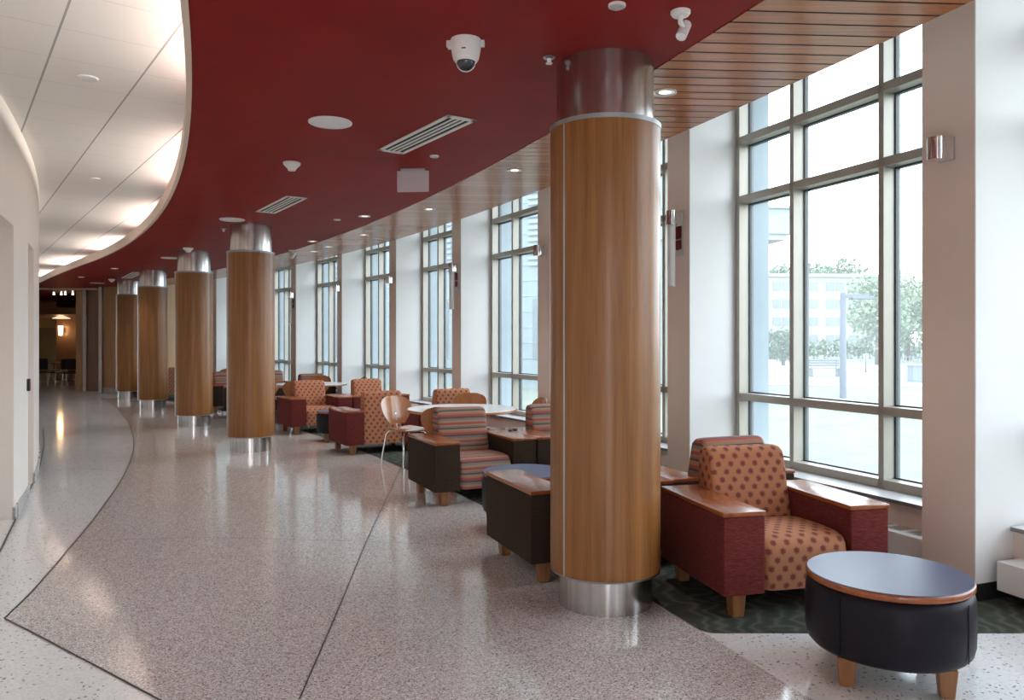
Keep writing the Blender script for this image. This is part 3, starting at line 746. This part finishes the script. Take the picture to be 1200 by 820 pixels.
# aimed box cameras (plate, arm, barrel)
def bullet(px, py, ln, r, aim, label):
    q = up(px, py); t = thing('ceiling_spotlight', label, 'spotlight', (q.x, q.y, H), aim)
    bm = bmesh.new(); lathe(bm, [(0, 0), (r*1.45, 0), (r*1.45, -0.010), (r*1.2, -0.022), (0, -0.024)], 32); fixnormals(bm); obj('ceiling_plate', bm, M['white'], t, True, 50)
    bm = bmesh.new(); tube(bm, [(0, 0, -0.02), (0, 0, -0.055), (0.02, 0, -0.075)], r*0.4, 10); obj('swivel_arm', bm, M['white'], t, True, 50)
    d = Vector((-0.42, -0.25, -0.62)).normalized(); s = Vector((0.055, 0.03, -0.045))
    bm = bmesh.new(); tube(bm, [s, s+d*0.006, s+d*ln*0.95, s+d*ln], r*0.80, 20); br = obj('barrel', bm, M['white'], t, True, 40)
    bm = bmesh.new(); tube(bm, [s+d*ln, s+d*(ln+0.004)], r*0.62, 20); obj('lens', bm, M['opal_off'], br, True, 40)
bullet(797.5, 13.5, 0.10, 0.034, 0.4, 'white swivel spotlight on the red ceiling right of the nearest column')
bullet(342, 293, 0.13, 0.042, 0.4, 'white swivel spotlight at the ceiling edge beyond the second column')
# flat discs, detectors, sprinklers, sensor
def disc(px, py, r, label, name='ceiling_speaker', cat='speaker', grp=None, mat='opal_off', h=0.012, ph=None):
    q = up(px, py, ph or H); t = thing(name, label, cat, (q.x, q.y, ph or H), 0, grp)
    bm = bmesh.new(); lathe(bm, [(r, 0), (r, -h*0.6), (r*0.94, -h), (r*0.86, -h)], 40); fixnormals(bm); obj('rim', bm, M['white'] if mat != 'black' else M['alu'], t, True, 50)
    bm = bmesh.new(); lathe(bm, [(0, -h*0.8), (r*0.87, -h*0.8)], 40)
    obj('face', bm, M[mat], t, True)
disc(387, 143, 0.162, 'white round ceiling speaker left of the long slot vent', grp='round ceiling speakers')
disc(272, 257, 0.165, 'white round ceiling speaker beside the top of the second column', grp='round ceiling speakers')
disc(199, 302, 0.17, 'white round ceiling speaker left of the third column', grp='round ceiling speakers')
disc(114, 331.5, 0.19, 'farthest white round ceiling speaker, near the end wall', grp='round ceiling speakers')
disc(723, 5.5, 0.043, 'small grey round ceiling sensor at the top edge above the nearest column', 'ceiling_sensor', 'sensor', None, 'basegrey')
disc(509, 182.5, 0.04, 'small grey ceiling sensor between slot vent and hanging sign', 'ceiling_sensor', 'sensor', None, 'basegrey')
disc(395, 257, 0.05, 'tiny pale ceiling sensor above the second window row, far right of the short vent', 'ceiling_sensor', 'sensor')
def smoke(px, py, r, label):
    q = up(px, py); t = thing('smoke_detector', label, 'smoke detector', (q.x, q.y, H), 0, 'conical smoke detectors')
    bm = bmesh.new(); lathe(bm, [(0, 0), (r, 0), (r, -0.018), (r*0.92, -0.024), (r*0.5, -0.058)], 32); fixnormals(bm); obj('base', bm, M['white'], t, True, 45)
    bm = bmesh.new(); lathe(bm, [(r*0.5, -0.057), (r*0.42, -0.075), (0, -0.078)], 32); fixnormals(bm); obj('sensing_head', bm, M['opal_off'], t, True, 45)
smoke(342, 190.5, 0.078, 'white conical smoke detector between the round speaker and short vent')
smoke(220.5, 290.5, 0.085, 'white conical smoke detector at the top of the third column')
smoke(131, 327, 0.085, 'far white conical smoke detector near the farthest column')
def sprinkler(px, py, label):
    q = up(px, py); t = thing('sprinkler', label, 'sprinkler', (q.x, q.y, H), 0, 'fire sprinklers')
    bm = bmesh.new(); lathe(bm, [(0, 0), (0.035, 0), (0.035, -0.004), (0.026, -0.01), (0, -0.01)], 20); fixnormals(bm); obj('escutcheon', bm, M['alu'], t, True, 50)
    bm = bmesh.new(); lathe(bm, [(0, -0.01), (0.014, -0.01), (0.012, -0.03), (0.02, -0.034), (0.02, -0.038), (0, -0.038)], 16); fixnormals(bm); obj('head', bm, M['white'], t, True, 50)
sprinkler(643.5, 67, 'small fire sprinkler left of the nearest column capital')
sprinkler(262, 268, 'small fire sprinkler left of the second column capital')
# linear slot diffusers
def diffuser(corners, label):
    P = [up(*c) for c in corners]; c0 = sum(P, Vector())/4
    dl = ((P[1]-P[0])+(P[2]-P[3]))/2; dw = ((P[3]-P[0])+(P[2]-P[1]))/2
    ln, wd = dl.length, 0.245; rz = math.atan2(dl.y, dl.x)
    t = thing('slot_vent', label, 'vent', (c0.x, c0.y, H), rz, 'linear slot vents')
    bm = bmesh.new()
    for s in (-1, 1):
        box(bm, -ln/2, ln/2, s*wd/2-(0.035 if s > 0 else 0), s*wd/2+(0.035 if s < 0 else 0), -0.008, 0, 0.002)
        box(bm, s*ln/2-(0.05 if s > 0 else 0), s*ln/2+(0.05 if s < 0 else 0), -wd/2, wd/2, -0.008, 0, 0.002)
    obj('frame', bm, M['white'], t)
    bm = bmesh.new(); box(bm, -ln/2+0.02, ln/2-0.02, -wd/2+0.02, wd/2-0.02, -0.002, -0.0005); obj('slot', bm, M['void'], t)
    for k in range(3):
        bm = bmesh.new(); y = -wd/2+0.035+(wd-0.07)*(k+1)/4; box(bm, -ln/2+0.04, ln/2-0.04, y-0.010, y+0.010, -0.008, -0.001, 0.002); obj('blade', bm, M['white'], t)
diffuser([(442, 175.3), (525.4, 133.9), (558.4, 140.5), (472.7, 180)], 'long white slot vent in the red ceiling above the hanging sign')
diffuser([(300, 247.7), (336.4, 229), (359.7, 231.8), (322, 249.6)], 'short-looking white slot vent beside the second column top')
diffuser([(142, 325.2), (156, 318.6), (168, 319.2), (154, 326)], 'farthest white slot vent, above the fourth column')
# blank hanging sign
q = up(484, 197.5); t = thing('hanging_sign', 'blank pale panel hanging from the red ceiling by a metal bar', 'sign', (q.x, q.y, H), math.radians(-5))
bm = bmesh.new(); box(bm, -0.115, 0.115, -0.02, 0.02, -0.022, 0, 0.003); obj('mounting_bar', bm, M['alu'], t)
bm = bmesh.new(); box(bm, -0.152, 0.152, -0.006, 0.006, -0.222, -0.022, 0.003); obj('panel', bm, M['panel'], t)
# recessed downlights
def downlight(px, py, r, label, lit=0.0):
    q = up(px, py, H-0.004); t = thing('downlight', label, 'ceiling light', (q.x, q.y, H-0.004), 0, 'recessed downlights')
    bm = bmesh.new(); lathe(bm, [(r, 0.002), (r, -0.006), (r*0.86, -0.008), (r*0.84, -0.002)], 32); fixnormals(bm); obj('trim_ring', bm, M['white'], t, True, 50)
    bm = bmesh.new(); lathe(bm, [(r*0.85, -0.0035), (r*0.5, -0.0015)], 32); rf = obj('reflector', bm, M['reflector'], t, True)
    bm = bmesh.new(); lathe(bm, [(0, -0.0014), (r*0.5, -0.0014)], 24); obj('lamp', bm, M['opal'], rf)
dl = [(779, 108, 'recessed downlight in the wood ceiling right of the nearest column'), (603, 199.5, 'recessed downlight in the wood ceiling left of the nearest column'),
      (503, 245, 'recessed downlight in the wood ceiling below the hanging sign'), (427, 253.2, 'recessed downlight in the red ceiling near the wood edge'),
      (366, 282.7, 'recessed downlight in the red ceiling beyond the short slot vent'), (426, 275, 'recessed downlight in the wood ceiling above the fifth pier'),
      (384.5, 289, 'small far recessed downlight in the wood ceiling, middle of the distant ones'), (368, 294.5, 'farthest recessed downlight in the wood ceiling')]
def to_px(p): return (600+FPX*p.x/p.y, 400-FPX*(p.z-EYE)/p.y)
for R_, p_, lab in ((43.8, 41.5, 'added fill downlight in the red ceiling among the farthest columns'), (43.9, 45.5, 'added fill downlight in the red ceiling just before the end wall')):  # added lamps that brighten the far columns and end wall
    a_, b_ = to_px(pol(R_, p_, H-0.004)); dl.append((a_, b_, lab))
for px, py, lab in dl: downlight(px, py, 0.078, lab)
# flush discs in the white tile ceiling
disc(103, 91, 0.07, 'pale flush disc in the white tile ceiling, nearer one', 'ceiling_sensor', 'sensor', ph=HW)
disc(111, 209, 0.06, 'pale flush disc in the white tile ceiling, farther one', 'ceiling_sensor', 'sensor', ph=HW)

# ------------------------------------------------------------------ wall sconces on the piers
def sconce(i, px, py, long_, label):
    f, n = pier[i]; ph = phi_at(px, R_PIER); q = pol(R_PIER, ph); z = EYE+(400-py)*q.y/FPX
    t = thing('wall_sconce', label, 'wall lamp', (q.x, q.y, z), math.radians(ph), 'chrome sconces on the piers')
    bm = bmesh.new(); box(bm, -0.012, 0, -0.055, 0.055, -0.07 if not long_ else -0.36, 0.07, 0.003); obj('wall_plate', bm, M['alu'], t); wp = t.children[0]
    bm = bmesh.new(); box(bm, -0.075, -0.011, -0.045, 0.045, -0.06, 0.06, 0.004); bd = obj('body', bm, M['chrome'], t)
    bm = bmesh.new(); lathe(bm, [(0, -0.068), (0.05, -0.068), (0.05, 0.068), (0, 0.068)], 32, -0.095, 0.0); fixnormals(bm); obj('shade', bm, M['chrome'], bd, True, 40)
    if long_:
        for za, zb in ((-0.20, -0.075), (-0.30, -0.21)):
            bm = bmesh.new(); box(bm, -0.0145, -0.0118, -0.048, 0.048, za, zb, 0); obj('inlay', bm, M['maroon_g'], wp)
        bm = bmesh.new(); lathe(bm, [(0, -0.66), (0.036, -0.66), (0.038, -0.65), (0.038, -0.069), (0, -0.069)], 24, -0.095, 0.0); fixnormals(bm); obj('tube', bm, M['tube'], t, True, 40)
        bm = bmesh.new(); tube(bm, [(-0.012, 0, -0.31), (-0.06, 0, -0.31)], 0.012, 10); obj('bracket', bm, M['chrome'], t, True, 50)
for i, px, py, lg, lab in ((3, 1110, 176, False, 'small chrome wall sconce on the near pier at right'), (4, 796.5, 256, True, 'tall sconce with hanging tube on the pier right of the nearest column'),
                           (5, 637, 294, False, 'small chrome sconce on the pier just left of the nearest column'), (6, 535.5, 314, True, 'tall sconce with hanging tube on the pier left of the nearest column'),
                           (7, 460.5, 328, False, 'small chrome sconce on the pier above the turned-away dotted armchair'), (8, 398, 338, False, 'small chrome sconce on the pier above the second white table'),
                           (9, 344.2, 346, True, 'tall sconce with hanging tube on the pier right of the second column')):
    sconce(i, px, py, lg, lab)
# card reader on the left wall
ph = phi_near(31.6, R_WALL); q = pol(R_WALL, ph, 1.12)
t = thing('card_reader', 'small black card reader on the cream left wall', 'card reader', q, math.radians(ph))
bm = bmesh.new(); box(bm, 0, 0.028, -0.04, 0.04, -0.06, 0.06, 0.006); obj('casing', bm, M['black'], t)
bm = bmesh.new(); box(bm, 0.0275, 0.0295, -0.012, 0.012, 0.03, 0.04, 0); obj('indicator', bm, M['alu'], t)

# ------------------------------------------------------------------ dim lounge behind the opening
def lounge_chair(x, y, rz, label):
    t = thing('dining_chair', label, 'chair', (x, y, 0), rz, 'dark chairs in the far lounge')
    bm = bmesh.new(); box(bm, -0.23, 0.23, -0.23, 0.23, 0.43, 0.48, 0.015); obj('seat', bm, M['black'], t, True, 40)
    bm = bmesh.new(); box(bm, -0.22, 0.22, -0.245, -0.215, 0.55, 0.92, 0.012); obj('backrest', bm, M['black'], t, True, 40)
    for sx in (-1, 1):
        for sy in (-1, 1):
            bm = bmesh.new(); pts = [(sx*0.2, sy*0.2, 0.43), (sx*0.21, sy*0.22, 0)]
            if sy < 0: pts = [(sx*0.2, -0.23, 0.6)]+pts
            tube(bm, pts, 0.012, 8); obj('leg', bm, M['chrome'], t, True, 60)
    return t
lc = [(50, 27.5, 0.3, 'dark chair in the dim lounge, leftmost beside the white wall edge'), (58, 28.6, -0.4, 'dark chair in the dim lounge, second from the left'), (68, 27.2, 2.6, 'dark chair in the dim lounge, below the glowing lamp'),
      (76, 28.4, 1.2, 'dark chair in the dim lounge, right of the glowing lamp'), (83, 27.0, 3.4, 'dark chair in the dim lounge, beside the wood panel')]
base = None
for px, Y, rz, lab in lc:
    x, y = xz(px, Y)
    if base is None: base = lounge_chair(x, y, rz, lab)
    else: dup(base, Vector((x, y, 0)), rz, lab)
for px, Y, lab in ((63, 29.6, 'dark low table among the lounge chairs, left'), (80, 31.0, 'dark low table among the lounge chairs, right')):
    x, y = xz(px, Y); t = thing('dining_table', lab, 'table', (x, y, 0), 0, 'tables in the far lounge')
    bm = bmesh.new(); lathe(bm, [(0, 0.70), (0.42, 0.70), (0.42, 0.735), (0, 0.735)], 32); fixnormals(bm); obj('tabletop', bm, M['wallwood_d'], t, True, 50)
    bm = bmesh.new(); lathe(bm, [(0, 0), (0.26, 0), (0.24, 0.02), (0.03, 0.04), (0.03, 0.70), (0, 0.70)], 24); fixnormals(bm); obj('pedestal', bm, M['alu'], t, True, 50)
x, y = xz(73.5, 31.95); t = thing('lounge_wall_lamp', 'glowing amber wall lamp in the dim far lounge', 'wall lamp', (x, y, 2.0))
bm = bmesh.new(); box(bm, -0.05, 0.05, -0.06, 0.05, -0.12, 0.12, 0.005); obj('wall_plate', bm, M['alu'], t)
bm = bmesh.new(); lathe(bm, [(0, -0.2), (0.07, -0.2), (0.09, 0.2), (0, 0.2)], 20, 0, -0.15); fixnormals(bm); obj('lamp_shade', bm, M['lampglow'], t, True, 40)
x, y = xz(60, 33.2); t = thing('menu_board', 'pale board high on the lounge wall', 'board', (x-0.7, y+0.2, 2.4))
bm = bmesh.new(); box(bm, -0.9, 1.15, -0.06, 0, -0.25, 0.28, 0.01); obj('board', bm, plain('pale_board', (0.62, 0.46, 0.2), 0.5), t)
bm = bmesh.new(); box(bm, -0.95, 1.2, -0.03, 0.04, -0.30, 0.33, 0.01); obj('frame', bm, M['wallwood_d'], t)
x, y = xz(72, 29); t = thing('pendant_lamp', 'pale dish lamp under the dark lounge ceiling', 'ceiling light', (x, y, 2.55))
bm = bmesh.new(); lathe(bm, [(0, 0), (0.05, -0.02), (0.30, -0.12), (0.30, -0.14), (0, -0.15)], 24); fixnormals(bm); obj('lamp_shade', bm, M['opal_dim'], t, True, 50)
x, y = xz(73, 25.5); t = thing('ceiling_spotlight_cluster', 'bright cluster of spotlights on the far red ceiling', 'spotlight', (x, y, H))
for k in range(4):
    bm = bmesh.new(); lathe(bm, [(0, 0), (0.02, 0), (0.035, -0.09), (0.035, -0.10), (0, -0.10)], 14, -0.28+k*0.19, 0.1*(k % 2)); fixnormals(bm); obj('lamp_head', bm, M['opal'], t, True, 50)

# ------------------------------------------------------------------ outside
GZ = -0.35
bm = bmesh.new(); pts = [Vector((-60, 60, 0)), Vector((-60, 320, 0)), Vector((330, 320, 0)), Vector((330, -60, 0)), Vector((8.0, -60, 0))]
inner = [pol(R_WIN+0.1, p) for p in [1+54*i/30 for i in range(31)]]
vs = [bm.verts.new((p.x, p.y, GZ)) for p in pts+inner]; bm.faces.new(vs); bmesh.ops.triangulate(bm, faces=bm.faces[:]); bm.normal_update()
for f in bm.faces:
    if f.normal.z < 0: f.normal_flip()
struct('ground', bm, M['grass'])
bm = bmesh.new(); arc_slab(bm, R_WIN+0.22, R_WIN+0.36, 1, 55, GZ, 0.40, 1.0); fixnormals(bm); struct('wall_outer_plinth', bm, M['concrete'])
def strip(name, a, b, w, z, mat):
    a, b = Vector(a), Vector(b); d = (b-a).normalized(); n = Vector((-d.y, d.x, 0))*w/2
    bm = bmesh.new(); prism(bm, [a+n, a-n, b-n, b+n], GZ-0.05, z); fixnormals(bm); o = struct(name, bm, M[mat]); return o
strip('ground_path', (-10, 40, 0), (60, 22, 0), 3.0, GZ+0.03, 'pave')
strip('ground_road', (-30, 62, 0), (120, 50, 0), 14, GZ+0.02, 'pave')
# far campus building
def far_building():
    t = thing('far_building', 'pale long building with rows of windows behind the trees', 'building', (46, 118, GZ), math.radians(4))
    bm = bmesh.new(); box(bm, -16, 14, 0, 14, 0, 11.8); obj('wall', bm, M['facade'], t)
    bm = bmesh.new(); box(bm, -16.3, 14.3, -0.3, 14.3, 11.8, 12.3); obj('parapet', bm, M['concrete'], t)
    for r in range(4):
        for k in range(14):
            bm = bmesh.new(); x = -15+k*2.1+(0.5 if k % 4 == 0 else 0); box(bm, x, x+1.35, -0.06, 0.1, 1.6+r*2.7, 2.9+r*2.7); obj('window', bm, M['dkglass'], t)
far_building()
# neighbouring wing seen through the farther windows
t = thing('neighbour_wing', 'pale neighbouring wing with dark louvers seen through the left windows', 'building', (5.6, 27.5, GZ), math.radians(148))
bm = bmesh.new(); box(bm, 0, 30, -8, 0, 0, 13); obj('wall', bm, M['wing'], t)
bm = bmesh.new()
for k in range(20): box(bm, 0, 30, -0.02, 0.03, 0.6+k*0.62, 0.63+k*0.62)
obj('coursing', bm, M['concrete_b'], t)
for a in (3.2, 9.6, 16.0, 22.4):
    bm = bmesh.new()
    for k in range(14): box(bm, a, a+2.6, 0, 0.12, 4.9+k*0.24, 5.03+k*0.24)
    obj('louver', bm, M['louver'], t)
    bm = bmesh.new(); box(bm, a+0.2, a+2.4, 0, 0.06, 1.2, 3.6); obj('window', bm, M['dkglass'], t)
t = thing('roof_canopy', 'pale projecting roof canopy outside the near window', 'canopy', (9.6, 27.5, 0), math.radians(8))
bm = bmesh.new(); box(bm, -4.2, 0.5, 0, 6, 5.4, 6.3, 0.03); obj('fascia_band', bm, M['concrete_b'], t)
bm = bmesh.new(); box(bm, -4.2, 0.6, -0.12, 6.1, 6.3, 6.42, 0.02); obj('coping', bm, M['facade'], t)
bm = bmesh.new(); prism(bm, [(-4.2, 0.1), (0.3, 0.1), (0.3, 5.9), (-4.2, 5.9)], 5.2, 5.4); obj('soffit', bm, M['facade'], t)
bm = bmesh.new(); tube(bm, [(-3.4, 1.0, GZ), (-3.4, 1.0, 5.2)], 0.2, 16); obj('post', bm, M['concrete'], t, True, 50)
# trees
def leafcloud(bm, cen, rad, n, s, rnd):
    for _ in range(n):
        d = Vector((rnd.gauss(0, 1), rnd.gauss(0, 1), rnd.gauss(0, 1))).normalized()*(rnd.random()**0.4)
        p = Vector(cen)+Vector((d.x*rad[0], d.y*rad[1], d.z*rad[2]))
        a = Vector((rnd.gauss(0, 1), rnd.gauss(0, 1), rnd.gauss(0, 1))).normalized()*s*rnd.uniform(0.6, 1.3)
        b = a.cross(Vector((rnd.gauss(0, 1), rnd.gauss(0, 1), rnd.gauss(0, 1)))).normalized()*s*rnd.uniform(0.5, 1)
        face(bm, [bm.verts.new(p+a), bm.verts.new(p+b), bm.verts.new(p-a), bm.verts.new(p-b)])
def tree(px, Y, h, wd, mat, label, low=0.35, seed=1):
    rnd = random.Random(seed); x = (px-600)/FPX*Y
    t = thing('tree', label, 'tree', (x, Y, GZ), rnd.random()*6, 'trees outside')
    bm = bmesh.new(); tube(bm, [(0, 0, 0), (0.1, 0, h*0.3), (0, 0.1, h*0.65)], wd*0.05, 10, 0, wd*0.02)
    for k in range(4):
        a = k*1.6+rnd.random(); tube(bm, [(0.05, 0, h*0.35), (wd*0.25*math.cos(a), wd*0.25*math.sin(a), h*0.6)], wd*0.025, 6, 0, wd*0.01)
    obj('trunk', bm, M['bark'], t, True)
    bm = bmesh.new()
    for k in range(11):
        a = k*2.4; q = rnd.uniform(0.1, 0.36)*wd; z = h*(low+(1-low)*rnd.uniform(0.15, 0.85))
        leafcloud(bm, (q*math.cos(a), q*math.sin(a), z), (wd*0.24, wd*0.24, h*(1-low)*0.2), 190, wd*0.030, rnd)
    leafcloud(bm, (0, 0, h*(1+low)/2), (wd*0.36, wd*0.36, h*(1-low)*0.46), 500, wd*0.034, rnd)
    obj('foliage', bm, M[mat], t)
tree(905, 139, 15.5, 13, 'leaf', 'dark tree behind the far building, seen left of the wide pane mullion', 0.3, 1)
tree(965, 158, 18.6, 17, 'leaf', 'large rounded tree above the far building roof in the wide pane', 0.3, 2)
tree(1003, 143, 14.5, 10, 'leaf', 'tree behind the far building at its right end', 0.3, 3)
tree(1030, 62, 7.2, 6.5, 'leaf2', 'pale drooping tree in front of the far building, right of the light pole', 0.12, 4)
tree(1064, 77, 8.8, 6.4, 'leaf2', 'pale tree in the narrow right pane beside the near pier', 0.12, 5)
tree(1100, 70, 7.6, 7.0, 'leaf2', 'pale tree outside hidden partly by the near pier', 0.12, 6)
tree(918, 60, 3.2, 3.0, 'leaf', 'small dark shrub-like tree outside in the left pane', 0.1, 7)
tree(1170, 60, 9.0, 8.0, 'leaf', 'tree outside beyond the pier at the right edge', 0.2, 8)
def hedge():
    rnd = random.Random(11); bm = bmesh.new()
    for k in range(26): leafcloud(bm, (28+k*1.35, 84+rnd.uniform(-0.6, 0.6), GZ+1.0), (1.1, 0.9, 1.3), 120, 0.22, rnd)
    tag(obj('hedge', bm, M['leaf']), 'long bluish hedge in front of the far building', 'hedge', None, 'stuff')
hedge()
# light pole
q = at(988, 470, GZ)
t = thing('street_lamp', 'grey light pole with a horizontal arm on the lawn outside', 'street lamp', (q.x, q.y, GZ))
bm = bmesh.new(); tube(bm, [(0, 0, 0), (0, 0, 3.45)], 0.11, 14, 0, 0.085); obj('pole', bm, M['pole'], t, True, 50)
bm = bmesh.new(); box(bm, 0, 0.85, -0.06, 0.06, 3.28, 3.40, 0.01); obj('arm', bm, M['pole'], t)
bm = bmesh.new(); box(bm, 0.25, 0.95, -0.13, 0.13, 3.24, 3.32, 0.02); obj('lamp_head', bm, M['pole'], t)
bm = bmesh.new(); lathe(bm, [(0, 0), (0.2, 0), (0.2, 0.06), (0.1, 0.1), (0, 0.1)], 20); fixnormals(bm); obj('base', bm, M['concrete'], t, True, 40)
q = at(1014.5, 436, GZ); t = thing('sign_post', 'thin grey signpost on the grass outside', 'signpost', (q.x, q.y, GZ))
bm = bmesh.new(); tube(bm, [(0, 0, 0), (0, 0, 1.1)], 0.04, 8); obj('post', bm, M['pole'], t, True)
bm = bmesh.new(); box(bm, -0.16, 0.16, -0.02, 0.02, 0.85, 1.15, 0.005); obj('plate', bm, M['concrete'], t)
q = at(1076, 447, GZ); t = thing('utility_cabinet', 'small grey utility cabinet on the lawn outside', 'cabinet', (q.x, q.y, GZ))
bm = bmesh.new(); box(bm, -0.4, 0.4, -0.25, 0.25, 0, 0.75, 0.02); obj('casing', bm, M['louver'], t)
bm = bmesh.new(); box(bm, -0.45, 0.45, -0.3, 0.3, 0.75, 0.8, 0.01); obj('lid', bm, M['concrete'], t)
q = at(966, 441, GZ); t = thing('bench', 'slatted bench on the lawn outside', 'bench', (q.x, q.y, GZ))
for k in range(4):
    bm = bmesh.new(); box(bm, -0.9, 0.9, -0.25+k*0.12, -0.16+k*0.12, 0.42, 0.46, 0.005); obj('seat_slat', bm, M['pole'], t)
for k in range(3):
    bm = bmesh.new(); box(bm, -0.9, 0.9, 0.24, 0.28, 0.55+k*0.13, 0.64+k*0.13, 0.005); obj('back_slat', bm, M['pole'], t)
for s in (-1, 1):
    bm = bmesh.new(); box(bm, s*0.75-0.04, s*0.75+0.04, -0.25, 0.27, 0, 0.42, 0.005); obj('leg', bm, M['pole'], t)
    bm = bmesh.new(); box(bm, s*0.75-0.03, s*0.75+0.03, 0.25, 0.29, 0.42, 0.95, 0.005); obj('back_post', bm, M['pole'], t)
q = at(945, 424, GZ); t = thing('fence', 'low white picket fence in front of the far hedge', 'fence', (q.x, q.y, GZ))
bm = bmesh.new()
for k in range(60): box(bm, -2+k*0.35, -1.92+k*0.35, -0.03, 0.03, 0, 0.6, 0)
obj('picket', bm, M['concrete'], t)
bm = bmesh.new(); box(bm, -2, 19, -0.01, 0.05, 0.42, 0.47); obj('rail', bm, M['concrete'], t)

# ------------------------------------------------------------------ light
SKY = 4.1
w = bpy.data.worlds.new('World'); bpy.context.scene.world = w; w.use_nodes = True; nt = w.node_tree
bg = nt.nodes['Background']; tc = N(nt, 'ShaderNodeTexCoord'); sp = N(nt, 'ShaderNodeSeparateXYZ'); L(nt, tc.outputs['Generated'], sp.inputs[0])
r = ramp(nt, [(0.0, (0.5, 0.5, 0.5)), (0.48, (0.76, 0.81, 0.86)), (0.52, (0.90, 0.95, 1.0)), (1.0, (0.74, 0.87, 1.0))])
L(nt, math_(nt, 'ADD', math_(nt, 'MULTIPLY', sp.outputs[2], 0.5), 0.5), r.inputs[0])
L(nt, r.outputs[0], bg.inputs[0]); bg.inputs[1].default_value = SKY
def area(name, loc, rot, sx, sy, power, col=(1, 0.86, 0.66)):
    l = bpy.data.lights.new(name, 'AREA'); l.shape = 'RECTANGLE'; l.size = sx; l.size_y = sy; l.energy = power; l.color = col
    o = bpy.data.objects.new(name, l); C.objects.link(o); o.location = loc; o.rotation_euler = rot; return o
COVE = 25
p = 11.2
while p < 52:
    q = pol(r_red(p)+0.42, p, H+0.125); area('cove_lamp', q, (math.radians(180), math.radians(-38), math.radians(p)), 0.06, 2.3, COVE, (1, 0.95, 0.87)); p += 5.5
DOWN = 20
def spot(loc, e, size=115, col=(1, 0.95, 0.89)):
    l = bpy.data.lights.new('downlight_or_fill', 'SPOT'); l.energy = e; l.spot_size = math.radians(size); l.spot_blend = 0.8; l.color = col; l.shadow_soft_size = 0.06
    o = bpy.data.objects.new('downlight_or_fill', l); C.objects.link(o); o.location = loc
for px, py, lab in dl:
    q = up(px, py, H-0.05); spot(q, DOWN)
for ph_ in (8, 11, 14): spot(pol(44.4, ph_, H-0.05), DOWN*2)  # added fill spots behind the camera, without fixtures
x, y = xz(73.5, 31.4); l = bpy.data.lights.new('lounge_lamp', 'POINT'); l.energy = 4; l.color = (1, 0.6, 0.28); l.shadow_soft_size = 0.1
o = bpy.data.objects.new('lounge_lamp', l); C.objects.link(o); o.location = (x, y-0.2, 1.9)

# ------------------------------------------------------------------ camera and view
cam = bpy.data.cameras.new('camera'); cam.sensor_fit = 'HORIZONTAL'; cam.sensor_width = 36; cam.lens = FPX/1200*36
cam.shift_y = -10/1200; cam.clip_start = 0.05; cam.clip_end = 1000
co = bpy.data.objects.new('camera', cam); C.objects.link(co); co.location = (0, 0, EYE); co.rotation_euler = (PI/2, 0, 0)
sc = bpy.context.scene; sc.camera = co
sc.view_settings.view_transform = 'Standard'; sc.view_settings.look = 'None'
sc.view_settings.exposure = 0.92; sc.view_settings.gamma = 1.0; sc.view_settings.use_curve_mapping = False
sc.cycles.use_denoising = True; sc.cycles.max_bounces = 12; sc.cycles.diffuse_bounces = 6; sc.cycles.glossy_bounces = 5
sc.cycles.transparent_max_bounces = 12; sc.cycles.sample_clamp_indirect = 8.0; sc.cycles.caustics_reflective = False; sc.cycles.caustics_refractive = False
